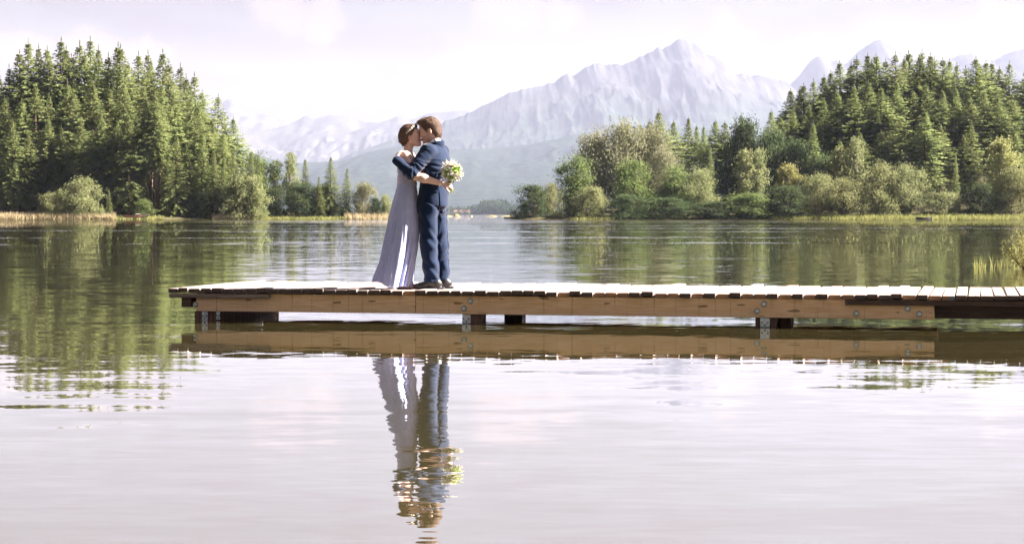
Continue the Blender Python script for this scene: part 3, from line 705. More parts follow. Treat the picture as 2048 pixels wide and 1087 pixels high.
part('end_joist', (u_of(379)+.006, 0.155, 0.140), (u_of(395), DW-0.28, 0.280), M_OLD)
for up in (u_of(700), u_of(1220), u_of(1420), u_of(1760)):
    part('cross_joist', (up, 0.15, 0.150), (up+0.07, DW-0.27, 0.283), M_OLD)
def post(u0, u1, v0, v1, mat=M_POST, top=ZB0-0.001): part('post', (u0, v0, -0.85), (u1, v1, top), mat, 0.006)
# three pairs of posts under the front and rear beams
for uc, extra in ((u_of(384), 0), (u_of(921), 0), (u_of(1509), 0)):
    post(uc, uc+0.20, 0.075, 0.275); post(uc+0.01, uc+0.21, DW-0.42, DW-0.22)
part('side_board', (u_of(384)+0.205, 0.28, -0.12), (u_of(384)+0.245, DW-0.43, ZB0-.004), M_POST)
part('sister_post', (u_of(384)+0.205, 0.08, -0.85), (u_of(384)+0.265, 0.275, ZB0-.004), M_POST)
post(u_of(1509)+0.215, u_of(1509)+0.33, 0.28, 0.42)
def bracket(u0, w, z0, z1):
    e = MB(); t = 0.005
    e.box((0, -t, 0), (w, 0, z1-z0), 0, 0.0012)
    e.box((w*0.36, -t-0.012, (z1-z0)*0.35), (w*0.62, -t-0.0005, z1-z0), 0, 0.001)
    o = e.build('bracket', M_GALV, jetty, (u0, 0.073, z0))
    h = (z1-z0)
    for hx, hz_ in ((.18, .52), (.82, .52), (.5, .2)):
        c = MB(); c.tube([(hx*w, -t-0.0025, hz_*h), (hx*w, -t+0.001, hz_*h)], [0.0075, 0.0075], 10)
        c.build('hole', M_HOLE, o)
bracket(u_of(399), 0.062, 0.002, 0.094); bracket(u_of(921), 0.086, 0.004, 0.094); bracket(u_of(1519), 0.092, 0.004, 0.094)
bracket(u_of(428), 0.040, 0.012, 0.094)
def bolt(px, py, vface):
    uu = u_of(px); Y = 20.1 - uu*math.sin(TH); z = CAM_H - (py-HZ)*Y/F_PX
    b = MB(); b.tube([(0, 0, 0), (0, -0.005, 0), (0, -0.008, 0)], [0.032, 0.032, 0.028], 18)
    o = b.build('bolt', M_BOLT, jetty, (uu, vface, z))
    c = MB(); c.tube([(0, -0.008, 0), (0, -0.022, 0), (0, -0.025, 0)], [0.0175, 0.0175, 0.014], 6); c.build('nut', M_GALV, o)
    c = MB(); c.tube([(0, -0.025, 0), (0, -0.034, 0)], [0.009, 0.008], 8); c.build('thread', M_GALV, o)
for px, py in ((388, 609), (926, 617), (939, 602), (1513, 622), (1527, 608), (1712, 627), (1838, 628), (1815, 617)):
    bolt(px, py, 0.0445 if px < 829 else 0.0465)
part('paint_mark', (u_of(1902), 0.0325, DECK-0.043), (u_of(1907), 0.0365, DECK-0.008), M_BLUE, 0.001)

#@@PEOPLE
# ------------------------------------------------------------------ the couple: smooth-blended solids turned into one skin each
class Solid:
    def __init__(s, lo, hi, res):
        s.lo = np.array(lo, float); s.res = res
        s.n = np.ceil((np.array(hi)-s.lo)/res).astype(int)+1
        s.ax = [s.lo[i] + res*np.arange(s.n[i]) for i in range(3)]
        s.d = np.full(s.n, 0.5, np.float32)
    def _apply(s, fn, bb, k, mode, M=None):
        lo, hi = np.array(bb[0], float), np.array(bb[1], float)
        if M is not None:
            cs = np.array([list(M @ Vector((x, y, z))) for x in (lo[0], hi[0]) for y in (lo[1], hi[1]) for z in (lo[2], hi[2])])
            lo, hi = cs.min(0), cs.max(0)
        mg = k + 4*s.res
        i0 = np.clip(np.floor((lo-mg-s.lo)/s.res).astype(int), 0, s.n); i1 = np.clip(np.ceil((hi+mg-s.lo)/s.res).astype(int)+1, 0, s.n)
        if np.any(i1 <= i0): return s
        sl = tuple(slice(a, b) for a, b in zip(i0, i1))
        X, Y, Z = np.meshgrid(*[s.ax[i][sl[i]] for i in range(3)], indexing='ij')
        if M is not None:
            Mi = np.array(M.inverted())
            X, Y, Z = (Mi[i, 0]*X + Mi[i, 1]*Y + Mi[i, 2]*Z + Mi[i, 3] for i in range(3))
        b = fn(X, Y, Z).astype(np.float32); a = s.d[sl]
        if mode == 'sub': b = -b
        if mode == 'add':
            h = np.clip(0.5 + 0.5*(b-a)/k, 0, 1); s.d[sl] = b*(1-h) + a*h - k*h*(1-h)
        else:
            h = np.clip(0.5 - 0.5*(b-a)/k, 0, 1); s.d[sl] = b*(1-h) + a*h + k*h*(1-h)
        return s
    def cap(s, a, b, ra, rb, k=0.02, mode='add', M=None):
        a = np.array(a, float); b = np.array(b, float); ab = b-a; L2 = float(ab @ ab) + 1e-12
        def fn(X, Y, Z):
            t = np.clip(((X-a[0])*ab[0] + (Y-a[1])*ab[1] + (Z-a[2])*ab[2])/L2, 0, 1)
            return np.sqrt((X-a[0]-t*ab[0])**2 + (Y-a[1]-t*ab[1])**2 + (Z-a[2]-t*ab[2])**2) - (ra + (rb-ra)*t)
        r = max(ra, rb); return s._apply(fn, (np.minimum(a, b)-r, np.maximum(a, b)+r), k, mode, M)
    def ell(s, c, r, k=0.02, mode='add', M=None):
        c = np.array(c, float); r = np.array(r, float)
        def fn(X, Y, Z):
            x, y, z = (X-c[0])/r[0], (Y-c[1])/r[1], (Z-c[2])/r[2]
            k0 = np.sqrt(x*x+y*y+z*z) + 1e-9; k1 = np.sqrt((x/r[0])**2 + (y/r[1])**2 + (z/r[2])**2) + 1e-9
            return k0*(k0-1)/k1
        return s._apply(fn, (c-r, c+r), k, mode, M)
    def secs(s, rows, k=0.02, mode='add', M=None):
        """stack of elliptical sections (z, cx, cy, rx, ry), smooth in between"""
        rows = sorted(rows); R = np.array(rows, float)
        def fn(X, Y, Z):
            zz = np.clip(Z, R[0, 0], R[-1, 0])
            def it(j):
                x = R[:, 0]; y = R[:, j]
                return np.interp(zz, x, y)
            cx, cy, rx, ry = it(1), it(2), it(3), it(4)
            q = np.sqrt(((X-cx)/rx)**2 + ((Y-cy)/ry)**2)
            d2 = (q-1)*np.minimum(rx, ry)
            dz = np.abs(Z-zz)
            return np.where(dz > 0, np.sqrt(np.maximum(d2, 0)**2 + dz**2) + np.minimum(d2, 0)*(dz <= 0), d2)
        rr = max(R[:, 3].max(), R[:, 4].max())
        lo = (R[:, 1].min()-rr, R[:, 2].min()-rr, R[0, 0]); hi = (R[:, 1].max()+rr, R[:, 2].max()+rr, R[-1, 0])
        return s._apply(fn, (lo, hi), k, mode, M)
    def half(s, n, p, k=0.005, mode='cut', M=None):
        """remove everything on the side the normal n points to, beyond point p"""
        n = unit(np.array(n, float)); p = np.array(p, float)
        big = 9.0
        def fn(X, Y, Z): return (X-p[0])*n[0] + (Y-p[1])*n[1] + (Z-p[2])*n[2]
        return s._apply(fn, ((-big,)*3, (big,)*3), k, 'isect', M)
    def mesh(s):
        d = s.d; neg = d < 0
        c = [d[i:d.shape[0]-1+i, j:d.shape[1]-1+j, k:d.shape[2]-1+k] for i in (0, 1) for j in (0, 1) for k in (0, 1)]
        cn = sum((x < 0).astype(np.int8) for x in c)
        act = (cn > 0) & (cn < 8); idx = np.argwhere(act)
        vid = np.full(act.shape, -1, np.int32); vid[act] = np.arange(len(idx))
        vals = np.stack([x[act] for x in c], 1)
        cor = np.array([(i, j, k) for i in (0, 1) for j in (0, 1) for k in (0, 1)], float)
        acc = np.zeros((len(idx), 3)); cnt = np.zeros(len(idx))
        for a in range(8):
            for b in range(a+1, 8):
                if np.abs(cor[a]-cor[b]).sum() != 1: continue
                m = (vals[:, a] < 0) != (vals[:, b] < 0)
                t = np.where(m, vals[:, a]/(vals[:, a]-vals[:, b]+1e-12), 0)
                acc += np.where(m[:, None], cor[a] + t[:, None]*(cor[b]-cor[a]), 0); cnt += m
        V = (idx + acc/cnt[:, None])*s.res + s.lo
        Q = []
        for ax in range(3):
            A = [slice(None)]*3; Bs = [slice(None)]*3; A[ax] = slice(0, -1); Bs[ax] = slice(1, None)
            sg0 = neg[tuple(A)]; sg1 = neg[tuple(Bs)]
            e = np.argwhere(sg0 != sg1); o1, o2 = [(1, 2), (2, 0), (0, 1)][ax]
            ok = (e[:, o1] > 0) & (e[:, o2] > 0) & (e[:, o1] < d.shape[o1]-1) & (e[:, o2] < d.shape[o2]-1); e = e[ok]
            def g(a, b):
                q = e.copy(); q[:, o1] -= a; q[:, o2] -= b; return vid[q[:, 0], q[:, 1], q[:, 2]]
            f = np.stack([g(1, 1), g(0, 1), g(0, 0), g(1, 0)], 1)
            fl = ~sg0[e[:, 0], e[:, 1], e[:, 2]]
            f[fl] = f[fl][:, ::-1]; Q.append(f)
        return V, np.concatenate(Q)
def vnormals(V, Q):
    n = np.cross(V[Q[:, 2]]-V[Q[:, 0]], V[Q[:, 3]]-V[Q[:, 1]]); N = np.zeros_like(V)
    for k in range(4): np.add.at(N, Q[:, k], n)
    return N/(np.linalg.norm(N, axis=1)[:, None]+1e-12)
def smooth_mesh(V, Q, it=2, lam=0.5):
    for _ in range(it):
        A = np.zeros_like(V); c = np.zeros(len(V))
        for a, b in ((0, 1), (1, 2), (2, 3), (3, 0)):
            np.add.at(A, Q[:, a], V[Q[:, b]]); np.add.at(A, Q[:, b], V[Q[:, a]]); np.add.at(c, Q[:, a], 1); np.add.at(c, Q[:, b], 1)
        V = V*(1-lam) + lam*A/np.maximum(c, 1)[:, None]
    return V

def skin_material(name, ca, cb):
    m, nt = new_mat(name)
    at_ = nn(nt, 'ShaderNodeAttribute'); at_.attribute_name = 'tint'
    tc = nn(nt, 'ShaderNodeTexCoord'); n = noise(nt, tc.outputs['Object'], 30, 3.0).outputs['Fac']
    c = mixcol(nt, 1.0, mixcol(nt, n, ca, cb), at_.outputs['Color'], 'MULTIPLY')
    p = principled(nt, 0.5, 0.35); lk(nt, c, p.inputs['Base Color'])
    p.inputs['Subsurface Weight'].default_value = 0.12; p.inputs['Subsurface Radius'].default_value = (0.01, 0.004, 0.002); p.inputs['Subsurface Scale'].default_value = 0.5
    out(nt, p.outputs[0]); return m
def cloth(name, ca, cb, rough=0.8, sheen=0.0, weave=160.0, tint=(1, 1, 1, 1), trans=0.0, spec=0.2):
    m, nt = new_mat(name)
    tc = nn(nt, 'ShaderNodeTexCoord'); n = noise(nt, tc.outputs['Object'], weave, 2.0).outputs['Fac']; n2 = noise(nt, tc.outputs['Object'], 9.0, 4.0).outputs['Fac']
    c = mixcol(nt, maprange(nt, n2, .3, .7), ca, cb)
    p = principled(nt, rough, spec); lk(nt, c, p.inputs['Base Color'])
    p.inputs['Sheen Weight'].default_value = sheen; p.inputs['Sheen Roughness'].default_value = 0.5; p.inputs['Sheen Tint'].default_value = tint
    b = nn(nt, 'ShaderNodeBump', inp={'Strength': 0.15, 'Distance': 0.002}); lk(nt, n, b.inputs['Height']); lk(nt, b.outputs[0], p.inputs['Normal'])
    if trans:
        t = nn(nt, 'ShaderNodeBsdfTranslucent'); lk(nt, c, t.inputs[0]); mx = nn(nt, 'ShaderNodeMixShader', inp={0: trans})
        lk(nt, p.outputs[0], mx.inputs[1]); lk(nt, t.outputs[0], mx.inputs[2]); out(nt, mx.outputs[0])
    else: out(nt, p.outputs[0])
    return m
def hair_material(name, ca, cb, stretch=(3, 3, 1)):
    m, nt = new_mat(name)
    tc = nn(nt, 'ShaderNodeTexCoord'); n = noise(nt, vmath(nt, 'MULTIPLY', tc.outputs['Object'], stretch), 55, 4.0, .7).outputs['Fac']
    p = principled(nt, 0.5, 0.35); lk(nt, mixcol(nt, maprange(nt, n, .3, .7), ca, cb), p.inputs['Base Color'])
    b = nn(nt, 'ShaderNodeBump', inp={'Strength': 0.9, 'Distance': 0.006}); lk(nt, n, b.inputs['Height']); lk(nt, b.outputs[0], p.inputs['Normal'])
    out(nt, p.outputs[0]); return m
M_SKIN_M = skin_material('skin', (0.56, 0.36, 0.28), (0.66, 0.44, 0.35))
M_SKIN_W = skin_material('fair_skin', (0.60, 0.40, 0.31), (0.70, 0.49, 0.40))
M_SUIT = cloth('navy_wool', (0.004, 0.015, 0.042), (0.007, 0.020, 0.054), 0.75, 0.22, 220, (1.0, 0.93, 0.9, 1), spec=0.06)
M_SHIRT = cloth('white_shirt', (0.75, 0.76, 0.80), (0.82, 0.82, 0.84), 0.7)
M_TIE = cloth('navy_satin', (0.020, 0.040, 0.10), (0.03, 0.055, 0.13), 0.4, 0.3)
M_SHOE = simple_mat('black_leather', (0.012, 0.012, 0.016), (0.03, 0.028, 0.03), 20, 0.35, 0.5)
M_DRESS = cloth('lavender_chiffon', (0.47, 0.52, 0.78), (0.55, 0.59, 0.84), 0.75, 0.2, 260, (1, .95, 1, 1), 0.22)
M_DRESS2 = cloth('lavender_satin_band', (0.42, 0.41, 0.58), (0.50, 0.48, 0.65), 0.55, 0.3, 120)
M_HAIR_M = hair_material('brown_hair', (0.045, 0.022, 0.012), (0.15, 0.08, 0.042))
M_HAIR_W = hair_material('dark_brown_hair', (0.05, 0.022, 0.014), (0.13, 0.065, 0.040), (2, 2, 2))
M_SANDAL = simple_mat('red_brown_leather', (0.20, 0.035, 0.025), (0.30, 0.06, 0.04), 30, 0.5, 0.4)
M_PETAL = simple_mat('white_petals', (0.72, 0.68, 0.60), (0.85, 0.82, 0.76), 60, 0.7, 0.2)
M_BLUSH = simple_mat('cream_petals', (0.66, 0.60, 0.40), (0.80, 0.74, 0.55), 60, 0.7, 0.2)
M_LIME = simple_mat('lime_green_bloom', (0.18, 0.36, 0.03), (0.40, 0.55, 0.09), 60, 0.7, 0.2)
M_STEM = simple_mat('flower_stem', (0.13, 0.19, 0.04), (0.34, 0.36, 0.12), 40, 0.7, 0.2)
M_SILVERW = simple_mat('pearl', (0.7, 0.68, 0.66), (0.82, 0.8, 0.78), 30, 0.25, 0.6)

CX, CY = (860-1024)*20.85/F_PX, 20.85
def c3(px, py, y=0.0): return np.array([(px-860)/191.0, y, (577-py)/191.0])

def head_matrix(c, pitch, face, yaw=0.0, roll=0.0, scale=1.0):
    """head frame looks along +x; pitch>0 lifts the face; face=+1 looks right, -1 looks left"""
    base = Matrix.Rotation(0 if face > 0 else math.pi, 4, 'Z') @ Matrix.Rotation(yaw, 4, 'Z') @ Matrix.Rotation(-pitch, 4, 'Y') @ Matrix.Rotation(roll, 4, 'X')
    return Matrix.Translation(Vector(c)) @ base @ Matrix.Scale(scale, 4)
def add_head(S, M, male):
    S.ell((-.012, 0, .034), (.099, .077, .096), .02, M=M)
    S.ell((.034, 0, -.035), (.060, .056, .082), .03, M=M)
    S.ell((.060, 0, .035), (.038, .056, .050), .02, M=M)
    S.cap((.066, -.010, -.100), (.066, .010, -.100), .021 if male else .017, .021 if male else .017, .025, M=M)
    for s in (-1, 1):
        S.cap((-.012, s*.052, -.052), (.056, s*.016, -.098), .020, .020, .025, M=M)
        S.ell((.060, s*.034, -.026), (.026, .022, .026), .02, M=M)
        S.ell((.102, s*.031, .006), (.014, .017, .011), .012, 'sub', M=M)
        S.ell((.078, s*.031, .004), (.016, .015, .013), .006, M=M)
        S.cap((.088, s*.012, .022), (.076, s*.048, .022), .008, .007, .012, M=M)
        # ear: shell with hollow
        S.ell((-.010, s*.079, -.008), (.020, .009, .031), .006, M=M)
        S.ell((-.006, s*.089, -.004), (.010, .007, .017), .005, 'sub', M=M)
    S.cap((.094, 0, .014), (.110, 0, -.020), .0085, .0125, .010, M=M)
    for s in (-1, 1): S.ell((.100, s*.011, -.026), (.012, .008, .008), .008, M=M)
    S.ell((.089, 0, -.056), (.013, .024, .007), .006, M=M); S.ell((.087, 0, -.068), (.013, .021, .008), .006, M=M)
def add_hand(S, wrist, d, n, curl, thumb, scale=1.0, spread=0.12, tside=1):
    d = unit(np.array(d, float)); n = np.array(n, float); n = unit(n - d*(n @ d)); sd = np.cross(d, n)*tside      # sd: thumb side
    w = np.array(wrist, float); f = scale
    ln = [.078, .084, .080, .066]
    for i in range(4):
        o = (1.5-i)*.0195*f
        kn = w + d*.088*f*(1 - .04*abs(i-1)) + sd*o*1.05
        S.cap(w + sd*o*.62 + d*.01, kn, .0145*f, .0125*f, .012)
        dd = unit(d + sd*spread*(1.5-i)*.5); p = kn; L = ln[i]*f
        for q, fr in enumerate((.45, .31, .24)):
            a = curl*(0.75, 1.0, 0.7)[q]
            dd = unit(dd*math.cos(a) - n*math.sin(a)); nn_ = unit(n - dd*(n @ dd)); 
            e = p + dd*L*fr; r0 = (.0098, .0088, .0080)[q]*f
            S.cap(p, e, r0, r0*.93, .004); p = e; n_ = nn_
            if q < 2: n = n
    p = w + sd*.024*f + d*.022*f; dd = unit(d*.62 + sd*.78 - n*.15)
    S.cap(p, p + dd*.036*f, .0150*f, .0125*f, .012); p = p + dd*.036*f
    for fr in (.034, .028):
        dd = unit(dd*math.cos(thumb) + (d*.6 - n*.8 - sd*.2)*math.sin(thumb)); e = p + dd*fr*f; S.cap(p, e, .0108*f, .0092*f, .004); p = e
def finish_body(V, Q, mat, name, parent, tints=()):
    N = vnormals(V, Q); me = mesh_from(name, V, Q, mat, True)
    ca = np.ones((len(V), 4), np.float32)
    for M, c, r, col, soft in tints:
        Mi = np.array(M.inverted()); L = V @ Mi[:3, :3].T + Mi[:3, 3]
        q = np.sqrt((((L-np.array(c))/np.array(r))**2).sum(1)); w = (1-sstep(1-soft, 1+soft, q))[:, None]
        ca[:, :3] = ca[:, :3]*(1-w) + ca[:, :3]*np.array(col)*w
    a = me.attributes.new('tint', 'FLOAT_COLOR', 'POINT'); a.data.foreach_set('color', ca.ravel())
    return link(name, me, parent)
def fold(V, N, f): return V + N*f[:, None]

# ------------------------------------------------------------ the man
man = link('person', None, None, (CX, CY, DECK)); tag(man, 'man in navy suit standing on the jetty, kissing the woman, arm round her shoulder', 'person')
woman = link('person', None, None, (CX, CY, DECK)); tag(woman, 'woman in long lavender dress and flower wreath, kissing the man on the jetty', 'person')
MH = head_matrix(c3(859.5, 263, -.012), math.radians(-13), -1, yaw=math.radians(-6), roll=math.radians(4), scale=1.06)
hp = lambda M, p: np.array(M @ Vector(p))
MT = Matrix.Translation((.048, 0, 0)) @ Matrix.Rotation(math.radians(-26), 4, 'Z') @ Matrix.Translation((-.048, 0, 0))      # he is turned a little away
sL, eL, wL = c3(857, 303, -.165), c3(825, 347, -.27), c3(793, 319, -.215)       # near arm
sR, eR, wR = c3(880, 303, .165), c3(838, 345, .27), c3(822, 338, .21)
S = Solid((-.52, -.42, -.02), (.36, .42, 1.86), .0052)
neckM = c3(868, 288, 0)
S.secs([(.86, .035, 0, .105, .155), (1.0, .035, 0, .105, .15), (1.15, .04, 0, .10, .145), (1.32, .05, 0, .115, .17), (1.42, .045, 0, .10, .17), (1.47, .04, 0, .07, .12)], .05, M=MT)
S.cap(neckM + np.array([.01, 0, -.05]), hp(MH, (-.035, 0, -.05)), .062, .056, .03)
add_head(S, MH, True)
for s_, e_, w_ in ((sL, eL, wL), (sR, eR, wR)):
    S.cap(s_, e_, .052, .042, .03); S.cap(e_, w_, .042, .026, .02)
add_hand(S, wL, (.30, .62, .62), (-.78, -.35, .52), .42, .35, 1.0, tside=-1)
add_hand(S, wR, (-.8, -.45, .2), (-.2, .9, .2), .4, .4, 1.0, tside=1)
legs_m = [((857, 410, -.085), (858, 490, -.095), (866, 556, -.10)), ((873, 410, .085), (879, 490, .085), (884, 556, .08))]
for h_, k_, a_ in legs_m:
    h_, k_, a_ = c3(*h_), c3(*k_), c3(*a_)
    S.cap(h_, k_, .078, .052, .03); S.cap(k_, a_, .052, .036, .02); S.cap(a_, a_ + np.array([-.05, 0, -.045]), .034, .024, .02)
V, Q = S.mesh()
finish_body(V, Q, M_SKIN_M, 'body', man, [
    (MH, (.09, 0, -.062), (.02, .026, .013), (.85, .55, .55), .3), (MH, (.085, -.030, .022), (.018, .022, .006), (.35, .25, .2), .4), (MH, (.085, .030, .022), (.018, .022, .006), (.35, .25, .2), .4),
    (MH, (.035, 0, -.080), (.075, .08, .050), (.62, .56, .55), .4), (MH, (-.008, -.085, -.006), (.02, .02, .03), (1.0, .78, .74), .5), (MH, (.096, -.031, -.002), (.012, .018, .004), (.35, .25, .25), .4)])
# hair
S = Solid((-.16, -.16, 1.40), (.16, .16, 1.86), .0045)
S.ell((-.014, 0, .042), (.105, .0815, .098), .01, M=MH); S.ell((.040, 0, .104), (.060, .058, .034), .02, M=MH); S.ell((-.056, 0, -.02), (.058, .064, .070), .02, M=MH)
S.cap((.030, -.068, .03), (.020, -.071, -.020), .014, .008, .012, M=MH); S.cap((.030, .068, .03), (.020, .071, -.020), .014, .008, .012, M=MH)
S.half((.76, 0, -.65), (.066, 0, .050), .012, M=MH)      # face side
S.ell((.122, 0, .004), (.064, .11, .066), .015, 'sub', M=MH)
S.ell((-.004, -.09, -.018), (.024, .04, .036), .01, 'sub', M=MH); S.ell((-.004, .09, -.018), (.024, .04, .036), .01, 'sub', M=MH)
S.half((0, 0, -1), (0, 0, -.072), .01, M=MH)
V, Q = S.mesh(); N = vnormals(V, Q)
Mi = np.array(MH.inverted()); L = V @ Mi[:3, :3].T + Mi[:3, 3]
V = fold(V, N, (fbm(L*np.array([70, 110, 40]), 3, 3)-.5)*.007 + .012*sstep(.09, .13, L[:, 2])*(fbm(L*np.array([90, 60, 20]), 2, 8)-.3))
hair_m = link('hair', mesh_from('hair', V, Q, M_HAIR_M, True), man)
def strands(name, V, N, M, target, n, ln, lift, mat, parent, seed, keep=None, wild=.22):
    """loose locks: narrow tapered strips that leave the hair surface and follow its combing"""
    rg = np.random.RandomState(seed); idx = rg.randint(0, len(V), n*3)
    Mi_ = np.array(M.inverted()); Lc = V[idx] @ Mi_[:3, :3].T + Mi_[:3, 3]
    ok = keep(Lc) if keep is not None else np.ones(len(idx), bool); idx = idx[ok][:n]; Lc = Lc[ok][:n]; n_ = len(idx)
    R3 = np.array(M)[:3, :3]/M.to_scale()[0]
    fl = target(Lc) @ R3.T; P = V[idx]; Nn = N[idx]
    fl = fl - Nn*(fl*Nn).sum(1)[:, None]; fl /= np.linalg.norm(fl, axis=1)[:, None] + 1e-9; fl = fl + rg.normal(0, wild, (n_, 3)); fl = fl - Nn*(fl*Nn).sum(1)[:, None]; fl /= np.linalg.norm(fl, axis=1)[:, None] + 1e-9
    sd_ = np.cross(fl, Nn); L_ = (ln*rg.uniform(.6, 1.4, n_))[:, None]; w = (rg.uniform(.0016, .0034, n_))[:, None]; lf = (lift*rg.uniform(.2, 1.3, n_))[:, None]
    a0 = P - Nn*.002; a1 = P + fl*L_*.5 + Nn*lf*.6; a2 = P + fl*L_ + Nn*lf*.55
    VV = np.stack([a0-sd_*w, a0+sd_*w, a1+sd_*w, a1-sd_*w, a2+sd_*w*.25, a2-sd_*w*.25], 1).reshape(-1, 3)
    b = np.arange(n_)[:, None]*6
    FF = np.concatenate([b + np.array([0, 1, 2, 3]), b + np.array([3, 2, 4, 5])])
    return link(name, mesh_from(name, VV, FF, mat), parent)
def comb_m(L):      # crown sweeps forward and up, sides and nape run down and back
    top = sstep(.05, .11, L[:, 2])[:, None]
    return top*np.array([.8, 0, .35]) + (1-top)*np.array([-.45, 0, -1.0])
strands('locks', V, vnormals(V, Q), MH, comb_m, 2600, .026, .006, M_HAIR_M, hair_m, 3)
# shirt collar and cuffs
S = Solid((-.2, -.2, 1.3), (.26, .2, 1.66), .004)
cN = neckM + np.array([.004, 0, .012]); up = unit(hp(MH, (-.04, 0, -.05)) - neckM)
S.cap(cN - up*.03, cN + up*.030, .082, .068, .006); S.cap(cN - up*.08, cN + up*.09, .064, .058, .004, 'sub'); S.half(np.array([.42, 0, .9]), cN + up*.034 + np.array([.03, 0, .012]), .004)
V, Q = S.mesh(); link('shirt_collar', mesh_from('shirt_collar', V, Q, M_SHIRT, True), man)
S = Solid(np.minimum(wL, wL)-.08, wL+.08, .004); ax = unit(wL-eL)
S.cap(wL - ax*.03, wL - ax*.004, .038, .036, .003); S.cap(wL-ax*.06, wL + ax*.03, .0285, .0285, .003, 'sub')
V, Q = S.mesh(); link('shirt_cuff', mesh_from('shirt_cuff', V, Q, M_SHIRT, True), man)
# bow tie
bt = c3(850, 291, -.015); S = Solid(bt-.08, bt+.08, .0035)
for sy in (-1, 1): S.cap(bt, bt + np.array([.004, sy*.042, .004*sy]), .007, .015, .004)
S.ell(bt, (.009, .010, .011), .004); V, Q = S.mesh(); link('bow_tie', mesh_from('bow_tie', V, Q, M_TIE, True), man)
# jacket
S = Solid((-.46, -.44, .76), (.30, .44, 1.60), .0058)
S.secs([(.80, .018, 0, .168, .205), (.90, .022, 0, .163, .20), (1.0, .035, 0, .146, .188), (1.13, .040, 0, .128, .178), (1.25, .052, 0, .137, .195), (1.35, .058, 0, .140, .205), (1.42, .050, 0, .126, .20), (1.47, .048, 0, .10, .165), (1.505, .048, 0, .074, .105)], .03, M=MT)
for s_, e_, w_ in ((sL, eL, wL), (sR, eR, wR)):
    S.ell(s_ + np.array([.005, 0, .004]), (.078, .075, .075), .04)
    S.cap(s_, e_, .078, .064, .035); S.cap(e_, w_ - unit(w_-e_)*.014, .064, .050, .025)
    S.cap(w_ - unit(w_-e_)*.03, w_ + unit(w_-e_)*.10, .040, .040, .004, 'sub')
    S.half(unit(w_-e_), w_ - unit(w_-e_)*.010, .004) if False else None
S.cap(neckM - up*.02, neckM + up*.11, .094, .10, .012, 'sub')
S.half((0.02, 0, -1), c3(865, 413), .004)
S.cap(cN - up*.055 + np.array([.014, 0, 0]), cN - up*.014 + np.array([.016, 0, 0]), .102, .094, .012); S.cap(cN - up*.12, cN + up*.12, .079, .079, .004, 'sub')
S.half(np.array([-.15, 0, 1]), cN + up*.020 + np.array([.03, 0, 0]), .006)
S.half(np.array([-.75, 0, .66]), cN + np.array([-.055, 0, .0]), .01) if False else None
V, Q = S.mesh(); N = vnormals(V, Q); MTi = np.array(MT.inverted()); x, y, z = (V @ MTi[:3, :3].T + MTi[:3, 3]).T
wrk = np.zeros(len(V))
back = sstep(.02, .12, x)*sstep(1.44, 1.3, z)
ang = np.arctan2(z-1.36, x+.02)        # creases fan out from the armpit
arm = sstep(-.215, -.235, y)*sstep(.02, -.06, x)
wrk += (-.5+np.abs(np.sin(ang*10 + 3*vnoise(V*9, 3))))*.011*sstep(1.38, 1.26, z)*sstep(1.02, 1.14, z)*sstep(-.05, .05, x)
ta = ((V-eL) @ unit(eL-sL)); tb_ = ((V-eL) @ unit(wL-eL)); near_e = np.exp(-(np.linalg.norm(V-eL, axis=1)/.11)**2)
wrk += (np.sin(ta*95 + 5*vnoise(V*14, 5))*.0045 + np.sin(tb_*85 + 5*vnoise(V*12, 9))*.004)*(near_e+.25)*sstep(-.2, -.235, y)
wrk += (fbm(V*np.array([9, 9, 6]), 3, 2)-.5)*.010
vent = np.exp(-((y+.105)/.006)**2)*sstep(.06, .1, x)*sstep(1.05, .98, z)
wrk -= vent*.012
seam = np.exp(-((np.linalg.norm(V-sL, axis=1)-.088)/.006)**2)*(y < -.08); wrk -= seam*.004
wrk += .020*sstep(.93, .80, z)*sstep(-.02, .12, x)*np.cos(y*22)
link('jacket', mesh_from('jacket', fold(V, N, wrk), Q, M_SUIT, True), man)
# trousers
S = Solid((-.28, -.32, .06), (.30, .32, 1.02), .0058)
S.secs([(.82, .020, 0, .112, .170), (.92, .028, 0, .116, .170), (1.0, .03, 0, .12, .165)], .04, M=MT)
for (h_, k_, a_), s in zip(legs_m, (-1, 1)):
    h_, k_, a_ = c3(*h_), c3(*k_), c3(*a_)
    S.cap(h_, k_, .097, .080, .035); S.cap(k_, a_ + np.array([-.003, 0, -.02]), .080, .071, .03)
S.half((.06, 0, -1), c3(864, 562.5), .008)
V, Q = S.mesh(); N = vnormals(V, Q); x, y, z = V.T
leg = np.where(y < 0, 0., 3.1)
cr = np.abs(np.sin(z*26 + x*20*np.where(y < 0, 1, -1) + leg + 5.5*vnoise(V*np.array([5, 5, 7]), 4)))
wk = (np.clip(cr*1.3-.3, 0, 1)**1.5-.4)*.0125*(sstep(.06, -.06, z-.33)*.7+.15+.6*np.exp(-((z-.50)/.12)**2) + .8*sstep(.68, .8, z))
wk += (fbm(V*np.array([9, 9, 4]), 3, 12)-.5)*.014
crease = np.exp(-((y - np.where(y < 0, -.09, .085))/.012)**2); wk += crease*.010*(np.abs(N[:, 0]) > .5)
link('trousers', mesh_from('trousers', fold(V, N, wk), Q, M_SUIT, True), man)
